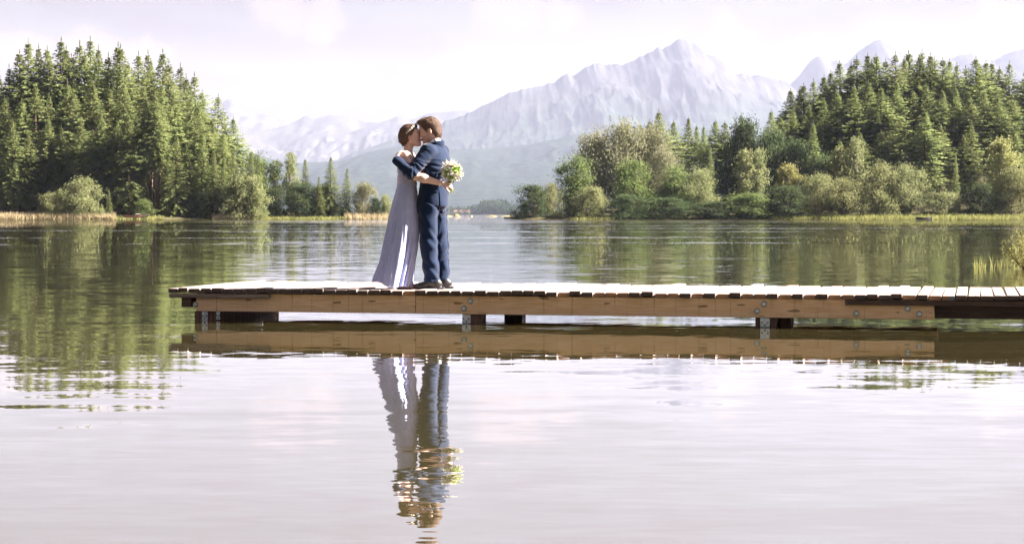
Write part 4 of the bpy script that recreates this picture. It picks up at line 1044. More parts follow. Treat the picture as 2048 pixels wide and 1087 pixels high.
# shoes
def shoe(a, parent, mat, ln=.30):
    S = Solid(a + np.array([-.30, -.09, -.12]), a + np.array([.13, .09, .12]), .004)
    g = -a[2]      # deck level in this frame
    b = np.array([a[0], a[1], 0.0])
    S.ell(b + [.030, 0, .050], (.064, .041, .056), .02); S.cap(b + [-.02, 0, .070], b + [-.125, 0, .034], .042, .031, .03); S.ell(b + [-.155, 0, .030], (.064, .044, .030), .03)
    S.cap(b + [.02, 0, .06], a + np.array([.0, 0, .03]), .050, .054, .02)
    S.ell(b + [-.05, 0, .012], (.175, .047, .020), .008)
    S.half((0, 0, -1), b + [0, 0, .008], .002)
    V, Q = S.mesh(); o = link('shoe', mesh_from('shoe', V, Q, mat, True), parent)
    so = MB(); pts = []
    for k in range(20):
        q = 6.2832*k/20; pts.append((b[0]-.055 + .168*math.cos(q), b[1] + .045*math.sin(q)*(1-.18*math.cos(q))))
    so.v = [(x_, y_, .0005) for x_, y_ in pts] + [(x_, y_, .009) for x_, y_ in pts]
    so.f = [tuple(range(20))[::-1], tuple(range(20, 40))] + [(k, (k+1) % 20, 20+(k+1) % 20, 20+k) for k in range(20)]; so.m = [0]*22
    so.build('sole', M_SHOE, o)
for (h_, k_, a_) in legs_m: shoe(c3(a_[0]+1.5, a_[1], a_[2]), man, M_SHOE)

# ------------------------------------------------------------ the woman
WH = head_matrix(c3(822.5, 273, .012), math.radians(13), 1, yaw=math.radians(-4), roll=math.radians(5), scale=.96)
sR, eR, wR = c3(813, 313, -.150), c3(833, 353, -.262), c3(885, 367.5, -.245)        # near arm
sL, eL, wL = c3(817, 311, .150), c3(848, 335, .27), c3(884, 325, .24)
S = Solid((-.62, -.40, -.02), (.34, .40, 1.78), .0052)
neckW = c3(816, 300, 0)
S.secs([(.84, -.232, 0, .085, .13), (.95, -.237, 0, .09, .135), (1.06, -.24, 0, .088, .135), (1.15, -.243, 0, .082, .122), (1.25, -.238, 0, .098, .138), (1.33, -.235, 0, .098, .145), (1.40, -.245, 0, .075, .145), (1.44, -.245, 0, .05, .09)], .04)
S.ell((-.165, -.055, 1.275), (.055, .055, .055), .03); S.ell((-.165, .055, 1.275), (.055, .055, .055), .03)
S.cap(neckW + np.array([-.008, 0, -.04]), hp(WH, (-.030, 0, -.05)), .050, .046, .03)
add_head(S, WH, False)
for s_, e_, w_ in ((sR, eR, wR), (sL, eL, wL)):
    S.ell(s_, (.052, .05, .05), .03); S.cap(s_, e_, .046, .040, .03); S.cap(e_ + unit(w_-e_)*.0, e_ + (w_-e_)*.3, .041, .043, .02); S.cap(e_ + (w_-e_)*.3, w_, .043, .0255, .03)
add_hand(S, wR + np.array([.004, 0, 0]), (.96, .24, -.14), (.15, -.75, .62), .80, .6, .92, tside=1)
add_hand(S, wL, (.6, -.7, .1), (.5, .8, .2), .4, .4, .92, tside=-1)
for (h_, k_, a_) in (((816, 412, -.065), (805, 490, -.08), (806, 566, -.085)), ((814, 412, .08), (796, 490, .07), (792, 566, .06))):
    h_, k_, a_ = c3(*h_), c3(*k_), c3(*a_)
    S.cap(h_, k_, .066, .046, .03); S.cap(k_, a_, .046, .030, .02)
    S.ell(np.array([a_[0], a_[1], .035]), (.035, .03, .035), .02); S.cap(np.array([a_[0]+.02, a_[1], .036]), np.array([a_[0]+.11, a_[1], .024]), .030, .021, .02)
    for t_ in range(5): S.cap(np.array([a_[0]+.115, a_[1]-.028+.014*t_, .022]), np.array([a_[0]+.152-.004*t_, a_[1]-.031+.0155*t_, .018]), .0095, .0085, .005)
V, Q = S.mesh()
finish_body(V, Q, M_SKIN_W, 'body', woman, [
    (WH, (.09, 0, -.062), (.02, .026, .014), (.85, .42, .45), .3), (WH, (.085, -.030, .024), (.018, .022, .0055), (.4, .28, .24), .4), (WH, (.096, -.031, -.001), (.014, .020, .0045), (.22, .16, .16), .4), (WH, (.096, .031, -.001), (.014, .020, .0045), (.22, .16, .16), .4),
    (WH, (.065, -.045, -.03), (.03, .02, .025), (1.0, .80, .78), .6), (WH, (-.008, -.085, -.006), (.02, .02, .03), (1.0, .80, .76), .5)])
# hair pinned up
S = Solid((-.42, -.18, 1.40), (.0, .18, 1.80), .0045)
S.ell((-.018, 0, .042), (.108, .085, .100), .01, M=WH); S.ell((-.070, 0, -.015), (.062, .070, .085), .03, M=WH); S.ell((-.098, 0, .015), (.040, .055, .06), .025, M=WH); S.ell((.05, 0, .092), (.045, .06, .03), .02, M=WH)
S.half((.70, 0, -.71), (.040, 0, .040), .015, M=WH)
S.ell((.125, 0, -.002), (.082, .11, .072), .015, 'sub', M=WH)
S.ell((.004, -.095, -.020), (.030, .04, .030), .012, 'sub', M=WH); S.ell((.004, .095, -.020), (.030, .04, .030), .012, 'sub', M=WH)
V, Q = S.mesh(); N = vnormals(V, Q); Mi = np.array(WH.inverted()); L = V @ Mi[:3, :3].T + Mi[:3, 3]
azh = np.arctan2(L[:, 2]-.03, L[:, 0]+.03)
V = fold(V, N, np.sin(azh*3+np.abs(L[:, 1])*260 + 3*vnoise(L*25, 3))*.0022 + (fbm(L*60, 2, 5)-.5)*.003)
hair_w = link('hair', mesh_from('hair', V, Q, M_HAIR_W, True), woman)
strands('locks', V, vnormals(V, Q), WH, lambda L: np.array([-.10, 0, -.02]) - L + np.array([-.02, 0, 0]), 1500, .030, .0012, M_HAIR_W, hair_w, 5, keep=lambda L: L[:, 0] < .045, wild=.07)
# flower wreath: a band of leaves with single white blossoms round the head
wreath = None
ring = []
for k in range(44):
    q = 6.2832*k/44
    p = Vector((.004 + .088*math.cos(q)*.86, .093*math.sin(q), .072 + .052*math.cos(q)*.9)); ring.append(WH @ p)
wb = MB(); wb.tube([tuple(p) for p in ring] + [tuple(ring[0])], [.0055]*45, 6)
rw = random.Random(4)
for p in ring:
    for _ in range(3):
        d = Vector((rw.uniform(-1, 1), rw.uniform(-1, 1), rw.uniform(-1, 1))).normalized(); s_ = d.cross(Vector((.3, .8, .5))).normalized(); L_ = rw.uniform(.012, .022)
        b0 = len(wb.v); wb.v += [tuple(p), tuple(p+d*L_*.5+s_*.005), tuple(p+d*L_), tuple(p+d*L_*.5-s_*.005)]; wb.f.append((b0, b0+1, b0+2, b0+3)); wb.m.append(0)
wreath = wb.build('flower_wreath', M_STEM, woman)
def blossom_mesh(name, r, mat, petals=6):
    b = MB()
    for ring_, (n, rr, zz) in enumerate(((petals, 1.0, .15), (petals-1, .62, .42))):
        for k in range(n):
            q = 6.2832*(k+.5*ring_)/n; c, s_ = math.cos(q), math.sin(q); w = rr*r*2.2/n
            b0 = len(b.v)
            b.v += [(0, 0, r*.1), (c*rr*r*.6 - s_*w, s_*rr*r*.6 + c*w, r*zz), (c*rr*r, s_*rr*r, r*(zz+.12)), (c*rr*r*.6 + s_*w, s_*rr*r*.6 - c*w, r*zz)]
            b.f.append((b0, b0+1, b0+2, b0+3)); b.m.append(0)
    b.tube([(0, 0, 0), (0, 0, r*.35), (0, 0, r*.5)], [r*.25, r*.28, r*.1], 6)
    return b.mesh(name, mat)
BL = blossom_mesh('blossom', .0150, M_PETAL)
for k in range(0, 44, 2):
    p = ring[k]; o = link('blossom', BL, wreath); ctr = WH @ Vector((0, 0, .04)); d = (p-ctr).normalized()
    o.location = p + d*.004; o.rotation_euler = d.to_track_quat('Z', 'Y').to_euler(); sc_ = rw.uniform(.75, 1.15); o.scale = (sc_,)*3
# bodice
S = Solid((-.42, -.26, 1.06), (-.04, .26, 1.52), .005)
S.secs([(1.09, -.242, 0, .096, .134), (1.15, -.243, 0, .091, .130), (1.25, -.238, 0, .107, .147), (1.33, -.237, 0, .106, .152), (1.40, -.246, 0, .083, .150), (1.44, -.246, 0, .058, .098)], .03)
S.ell((-.165, -.055, 1.275), (.064, .064, .062), .03); S.ell((-.165, .055, 1.275), (.064, .064, .062), .03)
S.half((.62, -.10, .78), (-.16, 0, 1.37), .008); S.half((-.35, 0, .94), (-.30, 0, 1.395), .008)
for s_, e_ in ((sR, eR), (sL, eL)): S.cap(s_ + np.array([0, math.copysign(.012, s_[1]), .004]), e_, .064, .064, .01, 'sub')
for sy in (-1, 1): S.cap((-.190, sy*.082, 1.34), (-.240, sy*.098, 1.440), .013, .009, .005); S.cap((-.240, sy*.098, 1.440), (-.30, sy*.09, 1.36), .009, .012, .005)
V, Q = S.mesh(); N = vnormals(V, Q); x, y, z = V.T
dress = link('dress', mesh_from('dress', fold(V, N, np.sin((x*.8+z*.9)*150 + 4*vnoise(V*20, 2))*.0028 + (fbm(V*25, 2, 3)-.5)*.006), Q, M_DRESS, True), woman)
# draped waist band
S = Solid((-.40, -.20, 1.05), (-.08, .20, 1.20), .0045)
S.secs([(1.088, -.2415, 0, .104, .142), (1.12, -.242, 0, .100, .138), (1.172, -.2425, 0, .100, .138)], .01)
V, Q = S.mesh(); N = vnormals(V, Q); x, y, z = V.T
link('waistband', mesh_from('waistband', fold(V, N, np.abs(np.sin(z*150 + x*22 + 3.0*vnoise(V*12, 6)))*.006), Q, M_DRESS2, True), dress)
# skirt: pleated cloth hung from the band
nz, na = 120, 420
zt = np.linspace(0, 1, nz)
rows_px = [355, 370, 400, 450, 500, 530, 555, 572]
xl = interp(list(zip(rows_px, [796, 795, 787, 776, 765, 758, 749, 743]))); xr = interp(list(zip(rows_px, [832, 833, 836, 838, 834, 830, 827, 825])))
dep = interp(list(zip(rows_px, [.128, .145, .175, .20, .225, .245, .262, .272])))
th = np.linspace(0, 2*np.pi, na, endpoint=False)
Vs = []
for t in zt:
    py = 360 + (571.5-360)*t
    a, b_ = xl(py), xr(py); cx_ = ((a+b_)/2-860)/191; rx = (b_-a)/2/191; ry = float(dep(py))
    amp_ = .030*sstep(.0, 1.0, t)**0.8 + .004
    ph = th + .22*np.sin(th*2+.6) + .10*np.sin(t*2.4+th*3) + .25*t*np.cos(th)
    pl = (np.abs(np.sin(ph*6.5 + 1.5*np.sin(ph*2+1) + .8*t))**.7)*.70*(.6+.8*vnoise(np.stack([np.cos(th)*1.7+3, np.sin(th)*1.7+3], 1), 4)) + .24*np.abs(np.sin(ph*15 + 2.4*np.sin(ph*3) - 1.1*t)) - .5
    n_ = fbm(np.stack([np.cos(th)*2.2, np.sin(th)*2.2, np.full(na, t*2.5)], 1), 3, 9)-.5
    rr = 1 + (amp_*pl*1.35 + .09*n_*t)/(.5*(rx+ry))*1.0
    x_ = cx_ + rx*np.cos(th)*rr; y_ = ry*np.sin(th)*rr
    hem = .022 + .062*np.clip((-.36-x_)/.24, 0, 1.2) + .010*np.sin(th*5)
    z_ = (577-py)/191; z_ = z_ + (hem-.029)*t**3
    Vs.append(np.stack([x_, y_, np.maximum(z_, .012)], 1))
Vs = np.concatenate(Vs); i, j = np.meshgrid(np.arange(nz-1), np.arange(na), indexing='ij'); a = (i*na+j).ravel(); b_ = (i*na+(j+1) % na).ravel()
sk = link('skirt', mesh_from('skirt', Vs, np.stack([a, a+na, b_+na, b_], 1), M_DRESS, True), dress)
so = sk.modifiers.new('thickness', 'SOLIDIFY'); so.thickness = .003
# sandals
for (ax_, ay) in ((806, -.085), (792, .06)):
    a0 = c3(ax_, 577, ay); s_ = MB(); pts = []
    for k in range(18):
        q = 6.2832*k/18; pts.append((a0[0]+.055 + .115*math.cos(q), a0[1] + .039*math.sin(q)*(1+.12*math.cos(q))))
    s_.v = [(x_, y_, .0005) for x_, y_ in pts] + [(x_, y_, .011) for x_, y_ in pts]
    s_.f = [tuple(range(18))[::-1], tuple(range(18, 36))] + [(k, (k+1) % 18, 18+(k+1) % 18, 18+k) for k in range(18)]; s_.m = [0]*20
    o = s_.build('sandal', M_SANDAL, woman)
    for xo in (.075, .115):
        st = MB(); st.tube([(a0[0]+xo, a0[1]-.042, .008), (a0[0]+xo, a0[1]-.036, .040), (a0[0]+xo, a0[1], .054-.1*(xo-.06)), (a0[0]+xo, a0[1]+.036, .040), (a0[0]+xo, a0[1]+.042, .008)], [.006]*5, 6); st.build('strap', M_SANDAL, o)
# bracelet and earring
axb = unit(wR-eR); pb = wR - axb*.018; e1 = unit(np.cross(axb, [0, 0, 1])); e2 = np.cross(axb, e1)
bb = MB(); bb.tube([tuple(pb + (e1*math.cos(q)+e2*math.sin(q))*.032) for q in np.linspace(0, 6.2832, 25)], [.0032]*25, 6)
for k in range(12):
    q = 6.2832*k/12; c_ = pb + (e1*math.cos(q)+e2*math.sin(q))*.034
    bb.tube([tuple(c_ - axb*.006), tuple(c_), tuple(c_ + axb*.006)], [.002, .006, .002], 6)
bb.build('bracelet', M_SILVERW, woman)
pe = WH @ Vector((-.012, -.088, -.040)); eb = MB(); eb.tube([tuple(pe + Vector((0, 0, k_))) for k_ in (-.007, -.004, 0, .004, .007)], [.001, .005, .0065, .005, .001], 8); eb.build('earring', M_SILVERW, woman)

# ------------------------------------------------------------ the bouquet in her hand
grip = wR + np.array([.082, .022, -.016])
bq = link('bouquet', None, None, (CX + grip[0], CY + grip[1], DECK + grip[2])); tag(bq, 'bridal bouquet of white and lime green flowers held behind the man', 'bouquet')
rb = random.Random(12); hc = Vector(c3(904.5, 346, -.215)) - Vector(grip)
fol = MB()
def leafy(b, p, d, L_, w):
    s_ = d.cross(Vector((rb.uniform(-1, 1), rb.uniform(-1, 1), rb.uniform(-1, 1)))).normalized(); b0 = len(b.v)
    b.v += [tuple(p), tuple(p+d*L_*.5+s_*w), tuple(p+d*L_), tuple(p+d*L_*.5-s_*w)]; b.f.append((b0, b0+1, b0+2, b0+3)); b.m.append(0)
def rdir(): return Vector((rb.gauss(0, 1), rb.gauss(0, 1), rb.gauss(0, 1))).normalized()
for _ in range(420):
    d = rdir(); leafy(fol, hc + Vector((d.x*.085, d.y*.085, d.z*.085))*rb.random()**.5, (d + rdir()*.6).normalized(), rb.uniform(.025, .05), rb.uniform(.004, .009))
fol.build('greenery', M_STEM, bq)
gyp = MB()
for _ in range(520):
    d = rdir(); p = hc + d*rb.uniform(.085, .125)
    if p.z < hc.z-.09: continue
    gyp.tube([tuple(p-d*.004), tuple(p), tuple(p+d*.004)], [.001, rb.uniform(.004, .0068), .001], 5, cap=False)
gyp.build('baby_breath', M_PETAL, bq)
wisp = MB()
for _ in range(26):
    d = (Vector((rb.uniform(-.9, .5), rb.uniform(-.6, .3), 1)) ).normalized(); p = hc + d*.08
    wisp.tube([tuple(p), tuple(p+d*.035+rdir()*.005), tuple(p+d*.065+rdir()*.01)], [.0014, .0012, .0007], 4, cap=False)
wisp.build('grass_wisps', M_BLUSH, bq)
def bloom_mesh(name, r, mat, seed):
    q = random.Random(seed); b = MB(); n = 0
    for L_, (cnt, rr, tilt) in enumerate(((5, 1.0, .25), (6, .85, .6), (5, .62, .95), (4, .4, 1.3))):
        for k in range(cnt):
            a_ = 6.2832*(k + .5*(L_ % 2))/cnt + q.uniform(-.15, .15); o = Vector((math.cos(a_), math.sin(a_), 0)); s_ = Vector((-o.y, o.x, 0)); upv = Vector((0, 0, 1))
            d = (o*math.cos(tilt) + upv*math.sin(tilt)); w = r*rr*.62; b0 = len(b.v)
            base = upv*r*.1*L_
            b.v += [tuple(base), tuple(base + d*r*rr*.55 + s_*w), tuple(base + d*r*rr + s_*w*.5 + upv*r*.12), tuple(base + d*r*rr*1.08 + upv*r*.05), tuple(base + d*r*rr - s_*w*.5 + upv*r*.12), tuple(base + d*r*rr*.55 - s_*w)]
            b.f.append(tuple(range(b0, b0+6))); b.m.append(0)
    b.tube([(0, 0, -r*.2), (0, 0, r*.35), (0, 0, r*.55)], [r*.3, r*.45, r*.15], 8)
    return b.mesh(name, mat, True)
RB = [bloom_mesh('bloom', .030, M_PETAL, 1), bloom_mesh('bloom', .034, M_BLUSH, 2), bloom_mesh('bloom', .030, M_LIME, 3)]
for dx, dz, dy, k in ((-.045, .012, -.09, 2), (-.058, -.03, -.075, 2), (-.02, .03, -.10, 0), (-.012, -.012, -.105, 0), (.03, .035, -.09, 2), (.06, .012, -.075, 2), (.045, -.035, -.085, 0), (.0, -.05, -.095, 2), (-.03, -.062, -.075, 0),
                      (.02, .07, -.07, 1), (-.03, .072, -.065, 0), (.07, .045, -.04, 2), (.085, -.02, -.03, 1), (-.08, .03, -.04, 0), (.03, .085, -.02, 0), (.01, .01, .09, 0), (.06, .02, .07, 1), (-.04, .03, .08, 0)):
    d = Vector((dx, dy, dz)).normalized(); o = link('bloom', RB[k], bq); o.location = hc + d*.094; o.rotation_euler = d.to_track_quat('Z', 'Y').to_euler(); q = rb.uniform(.8, 1.1); o.scale = (q, q, q)
for k in range(11):
    sp = Vector((rb.uniform(-.5, .7), rb.uniform(-.4, .4), -1)).normalized()
    st = MB(); st.tube([tuple(hc*.75 + Vector((rb.uniform(-.02, .02), rb.uniform(-.02, .02), 0))), tuple(Vector((rb.uniform(-.008, .008), rb.uniform(-.008, .008), 0))), tuple(sp*rb.uniform(.06, .10) + Vector((.012, 0, 0)))], [.003, .0032, .003], 6); st.build('stem', M_STEM, bq)

#@@SHORE
# ------------------------------------------------------------------ reeds and grass along the shore, boats, far village
def blades(name, pts, mat, label, n_seed, h=(0.8, 1.6), w=0.10, lean=0.25, segs=2):
    r = random.Random(n_seed); V = []; Fq = []
    for (x, y, z) in pts:
        az = r.uniform(0, 6.283); hh = r.uniform(*h); ww = w*r.uniform(.6, 1.2); lx, ly = r.gauss(0, lean)*hh, r.gauss(0, lean)*hh
        dx, dy = math.cos(az)*ww/2, math.sin(az)*ww/2; b = len(V)
        V += [(x-dx, y-dy, z), (x+dx, y+dy, z), (x+dx*.7+lx*.35, y+dy*.7+ly*.35, z+hh*.55), (x-dx*.7+lx*.35, y-dy*.7+ly*.35, z+hh*.55), (x+lx+dx*.12, y+ly, z+hh), (x+lx-dx*.12, y+ly, z+hh)]
        Fq += [(b, b+1, b+2, b+3), (b+3, b+2, b+4, b+5)]
    o = link(name, mesh_from(name, V, np.array(Fq), mat)); o['kind'] = 'stuff'; o['label'] = label; return o
M_REED = leaf_material('dry_reed', (0.34, 0.29, 0.17), (0.52, 0.46, 0.30), 0.3, 0.01, 0.3)
M_GRASS = leaf_material('shore_grass', (0.17, 0.20, 0.06), (0.34, 0.34, 0.13), 0.35, 0.02, 0.3)
rs = random.Random(77)
def shore_pts(side, p0, p1, n, t0=-1.5, t1=4.0):
    P = []
    for _ in range(n):
        px = rs.uniform(p0, p1); Y = float((L_SHORE if side == 'L' else R_SHORE)(px)) + rs.uniform(t0, t1)
        z = max(float(bank_z(side, [px], [Y])[0]), -0.05) - 0.05
        P.append(((px-1024)*Y/F_PX, Y, z))
    return P
blades('reeds', shore_pts('L', -30, 232, 4200) + shore_pts('L', 425, 500, 500, -1, 3) + shore_pts('L', 690, 800, 1100), M_REED, 'band of dry tan reeds along the left shore', 5, (0.6, 1.6), .13)
blades('shore_grass', shore_pts('L', 225, 330, 900, -1, 8) + shore_pts('L', 480, 700, 1500, -1, 2) + shore_pts('R', 1140, 1230, 260, -1, 1.5) + shore_pts('R', 1430, 1560, 300, -1, 1), M_GRASS, 'low green grass at the waterline', 6, (0.3, 0.8), .14)
blades('shore_reeds', shore_pts('R', 1545, 2080, 5200, -1.5, 5), M_GRASS, 'pale yellow-green reeds along the right shore', 8, (0.4, 1.1), .13)

def boat(name, loc, rz, L_, W_, H_, hull_mat, in_mat, label, group=None):
    e = link(name, None, None, loc); e.rotation_euler = (0, 0, rz); tag(e, label, 'boat', group)
    ns, nr = 14, 7; V = []; Fq = []
    for side_ in (0, 1):
        k = 1.0 if side_ == 0 else 0.90
        for i in range(ns):
            t = i/(ns-1); w = math.sin(math.pi*min(1, t*.86+.10))**.6*(1-.9*max(0, t-.55)/.45*max(0, t-.55)/.45); x = (t-.5)*L_*(1 if side_ == 0 else .95); sheer = H_*(.85+.35*(2*t-1)**2)
            for j in range(nr):
                a = math.pi*(j/(nr-1)); V.append((x, math.cos(a)*W_/2*w*k, sheer - math.sin(a)**.7*sheer*(1 if side_ == 0 else .86)))
    for i in range(ns-1):
        for j in range(nr-1):
            a = i*nr+j; Fq.append((a, a+1, a+nr+1, a+nr)); b = ns*nr+a; Fq.append((b, b+nr, b+nr+1, b+1))
        for j in (0, nr-1):
            a = i*nr+j; b = a+ns*nr; Fq.append((a, a+nr, b+nr, b))
    for j in range(nr-1):
        for i in (0, ns-1):
            a = i*nr+j; b = a+ns*nr; Fq.append((a, b, b+1, a+1))
    link('hull', mesh_from('hull', V, np.array(Fq), hull_mat, True), e)
    for tx in (-.22, .12): MB().box((tx*L_-.14, -W_*.42, H_*.55), (tx*L_+.14, W_*.42, H_*.62)).build('thwart', in_mat, e)
    return e
M_REDHULL = simple_mat('red_hull_paint', (0.28, 0.10, 0.08), (0.38, 0.16, 0.13), 3, 0.5, 0.4)
M_DARKHULL = simple_mat('dark_hull_paint', (0.035, 0.035, 0.04), (0.07, 0.07, 0.08), 3, 0.5, 0.4)
M_PALEW = simple_mat('pale_boat_wood', (0.5, 0.46, 0.42), (0.65, 0.6, 0.55), 4, 0.6, 0.3)
boat('rowing_boat', at(266, 435.6, 424.5) + Vector((0, 0, .12)), 0.15, 3.6, 1.25, .42, M_REDHULL, M_PALEW, 'small red rowing boat drawn up on the left shore below the wood')
boat('rowing_boat', at(285, 434.2, 428) + Vector((0, 0, .25)), -0.2, 3.2, 1.2, .45, M_PALEW, M_PALEW, 'pale rowing boat lying beside the red one on the left shore')
boat('rowing_boat', at(1848, 438.6, 419) + Vector((0, 0, -.02)), 0.05, 3.4, 1.2, .48, M_DARKHULL, M_DARKHULL, 'dark rowing boat moored at the reeds of the right shore')

# grassy islets in the strait
M_ISLET = simple_mat('islet_grass', (0.20, 0.18, 0.08), (0.32, 0.28, 0.14), 0.4, 0.9, 0.1)
def islet(px, py, wpx, Y, hgt, label):
    r = random.Random(int(px)); W_ = wpx*Y/F_PX; V = [(0, 0, hgt)]; n = 22
    for q, (k, z) in enumerate(((.35, hgt*.8), (.7, hgt*.35), (1.0, -.3))):
        for i in range(n):
            a = 6.283*i/n; rr = k*(1+.25*math.sin(a*3+px)+.15*r.uniform(-1, 1)); V.append((math.cos(a)*W_/2*rr, math.sin(a)*W_*.35*rr, z*(1 + (.5*r.uniform(-1, 1) if z > 0 else 0))))
    Fq = [(0, 1+i, 1+(i+1) % n) for i in range(n)]
    for q in range(2):
        for i in range(n): a = 1+q*n+i; b = 1+q*n+(i+1) % n; Fq.append((a, a+n, b+n, b))
    o = link('islet', mesh_from('islet', V, Fq, M_ISLET, True), None, ((px-1024)*Y/F_PX, Y, 0)); o['kind'] = 'structure'
    return o
for px, wpx, h_ in ((896, 22, .5), (914, 14, 1.1), (942, 10, .5), (985, 26, .6), (1016, 30, .5)): islet(px, 432, wpx, 930, h_, '')

# far wood and village on the opposite shore
def far_wood(name, spans, Y, mat, seed, label):
    r = random.Random(seed); V = []; Fq = []
    for (x0, x1, top, n) in spans:
        for _ in range(n):
            px = r.uniform(x0, x1); yy = Y + r.uniform(-60, 90); H = (428-top)*yy/F_PX*r.uniform(.6, 1.05); R0 = H*r.uniform(.16, .30); con = r.random() < .6
            cx_ = (px-1024)*yy/F_PX
            for k in range(26):
                u_ = r.random(); rad = R0*((1-u_)**.9 if con else math.sqrt(max(.02, 1-(2*u_-1)**2))*1.3); a = r.uniform(0, 6.283)
                p = np.array([cx_ + math.cos(a)*rad, yy + math.sin(a)*rad, 1.2 + H*u_]); sz = H*.13*r.uniform(.6, 1.3); b = len(V)
                d1 = np.array([r.gauss(0, 1), r.gauss(0, 1), r.gauss(0, .7)]); d2 = np.array([r.gauss(0, 1), r.gauss(0, 1), r.gauss(0, .9)])
                V += [tuple(p), tuple(p + unit(d1)*sz), tuple(p + unit(d2)*sz*1.2)]; Fq.append((b, b+1, b+2))
    o = link(name, mesh_from(name, V, np.array(Fq), mat)); o['kind'] = 'stuff'; o['label'] = label; return o
M_FARWOOD = leaf_material('far_wood', (0.030, 0.055, 0.028), (0.07, 0.10, 0.045), 0.2, 0.02, 0.05)
far_wood('far_wood', [(962, 1018, 401, 260), (935, 968, 410, 70), (880, 950, 413, 190), (1018, 1060, 409, 110), (560, 890, 414, 500), (1040, 1300, 412, 330)], 4150, M_FARWOOD, 3, 'hazy dark wood on the opposite shore')
M_WHITEW = simple_mat('white_render', (0.72, 0.71, 0.69), (0.82, 0.81, 0.79), 0.2, 0.8, 0.2)
M_ROOF = simple_mat('tiled_roof', (0.20, 0.10, 0.07), (0.30, 0.16, 0.12), 0.3, 0.8, 0.2)
def gable(name, loc, w, d, h, rh, label, group):
    e = link(name, None, None, loc); tag(e, label, 'house', group)
    MB().box((-w/2, -d/2, 0), (w/2, d/2, h)).build('wall', M_WHITEW, e)
    V = [(-w/2-.5, -d/2-.5, h+.02), (w/2+.5, -d/2-.5, h+.02), (w/2+.5, d/2+.5, h+.02), (-w/2-.5, d/2+.5, h+.02), (-w/2-.5, 0, h+rh), (w/2+.5, 0, h+rh)]
    link('roof', mesh_from('roof', V, [(0, 1, 5, 4), (2, 3, 4, 5), (0, 4, 3), (1, 2, 5), (0, 3, 2, 1)], M_ROOF), e)
    return e
for px, w_, lab in ((913, 12, 'white house left in the far village'), (924, 15, 'white house second from left in the far village'), (934, 11, 'white house right of the far village, nearest the wood')):
    gable('house', Vector((X_at(px, 4120), 4120, 1.6)), w_, 9, 4.5, 4.0, lab + ' across the lake', 'houses of the far village')
ch = link('church_tower', None, None, Vector((X_at(964, 4330), 4330, 1.2))); tag(ch, 'white church tower rising over the hazy wood across the lake', 'church')
tw = (428-405)*4330/F_PX
MB().box((-2.6, -2.6, 0), (2.6, 2.6, tw)).build('tower', M_WHITEW, ch)
link('spire', mesh_from('spire', [(-2.8, -2.8, tw+.02), (2.8, -2.8, tw+.02), (2.8, 2.8, tw+.02), (-2.8, 2.8, tw+.02), (0, 0, tw+7)], [(0, 1, 4), (1, 2, 4), (2, 3, 4), (3, 0, 4), (3, 2, 1, 0)], M_WHITEW), ch)
sb = link('sailing_boat', None, None, Vector((X_at(898, 2400), 2400, 0))); tag(sb, 'tiny white sailing boat right beside the man, far out on the lake', 'boat')
V = [(-3, 0, .3), (3, 0, .3), (2.2, .8, .9), (-2.6, .8, .9), (2.2, -.8, .9), (-2.6, -.8, .9)]
link('hull', mesh_from('hull', V, [(0, 1, 2, 3), (1, 0, 5, 4), (3, 2, 4, 5), (0, 3, 5), (1, 4, 2)], M_PALEW), sb)
MB().tube([(0.3, 0, .9), (0.3, 0, 8.6)], [.07, .05], 6).build('mast', M_PALEW, sb)
link('sail', mesh_from('sail', [(.2, .02, 1.5), (-2.6, .35, 1.6), (.2, .02, 8.4), (.2, -.02, 1.5), (-2.6, .31, 1.6), (.2, -.02, 8.4)], [(0, 1, 2), (5, 4, 3), (0, 3, 4, 1), (1, 4, 5, 2), (2, 5, 3, 0)], M_WHITEW), sb)

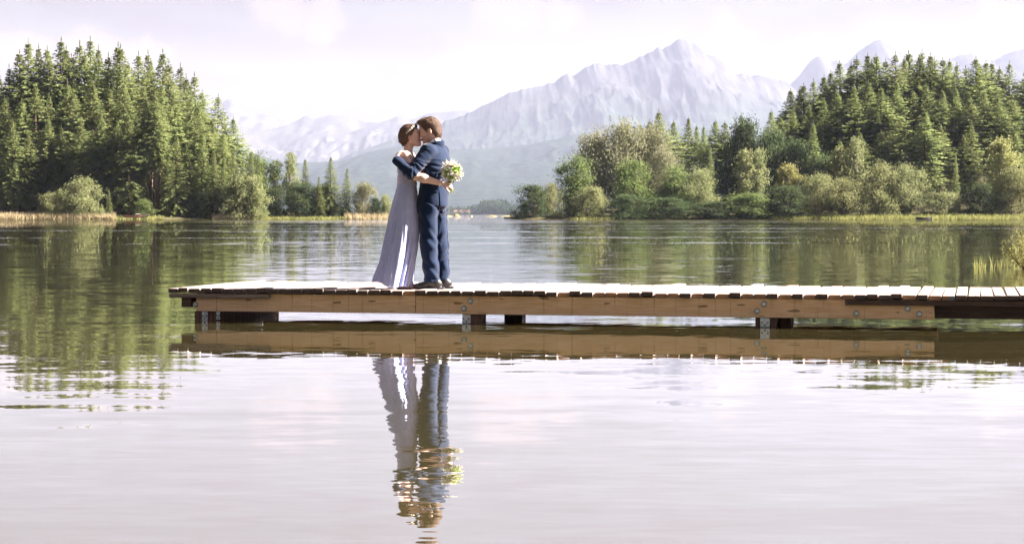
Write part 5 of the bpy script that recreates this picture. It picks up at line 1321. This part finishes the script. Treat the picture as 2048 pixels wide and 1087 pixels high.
# near reeds and willow shrub at the right edge
def near_pts(n, px0, px1, Y0, Y1):
    P = []
    for _ in range(n):
        Y = rs.uniform(Y0, Y1); P.append(((rs.uniform(px0, px1)-1024)*Y/F_PX, Y, -0.05))
    return P
blades('near_reeds', near_pts(30, 1949, 1972, 40.5, 43) + near_pts(46, 1966, 2060, 40, 44.5) + near_pts(70, 2010, 2150, 38.5, 46), M_GRASS, 'thin clump of reeds standing in the water at the right edge', 13, (0.12, 0.34), .016, .28)
def shrub(loc, H, W_, label):
    e = link('willow_shrub', None, None, loc); tag(e, label, 'shrub'); r = random.Random(9); tb = MB(); lv = Leaves()
    for k in range(34):
        a = r.uniform(0, 6.283); sp = r.random()**.7*W_/2; hh = H*(1-.55*(sp/(W_/2))**1.5)*r.uniform(.7, 1.05)
        base = np.array([math.cos(a)*.06*r.random(), math.sin(a)*.06*r.random(), 0]); tip = np.array([math.cos(a)*sp, math.sin(a)*sp, hh]); mid = base*.4 + tip*.6 + np.array([0, 0, -.06*H])
        pts = [base + (mid-base)*q/3 for q in range(3)] + [mid + (tip-mid)*q/3 for q in range(4)]
        tb.tube([tuple(p) for p in pts], [.006-.0007*q for q in range(7)], 4, cap=False)
        for q in range(int(60*hh/H)):
            u_ = r.uniform(.12, 1.0); i_ = min(5, int(u_*6)); p = pts[i_] + (pts[i_+1]-pts[i_])*(u_*6-i_)
            d = unit(unit(tip-base)*.7 + np.array([r.gauss(0, .6), r.gauss(0, .6), r.gauss(0, .5)])); s_ = unit(np.cross(d, np.array([r.gauss(0, 1), r.gauss(0, 1), r.gauss(0, 1)])))
            lv.quad(p, d, s_, r.uniform(.045, .085), r.uniform(.016, .028))
    link('twigs', tb.mesh('twigs', M_BARK), e); link('leaves', lv.mesh('leaves', M_YELLOW), e); return e
shrub((X_at(2048, 41), 41, -.02), .92, 1.15, 'sunlit young willow shrub in the reeds at the right edge')
shrub((X_at(2105, 42), 42, -.02), 1.0, 1.2, 'willow shrub cut off by the right edge behind the sunlit one')
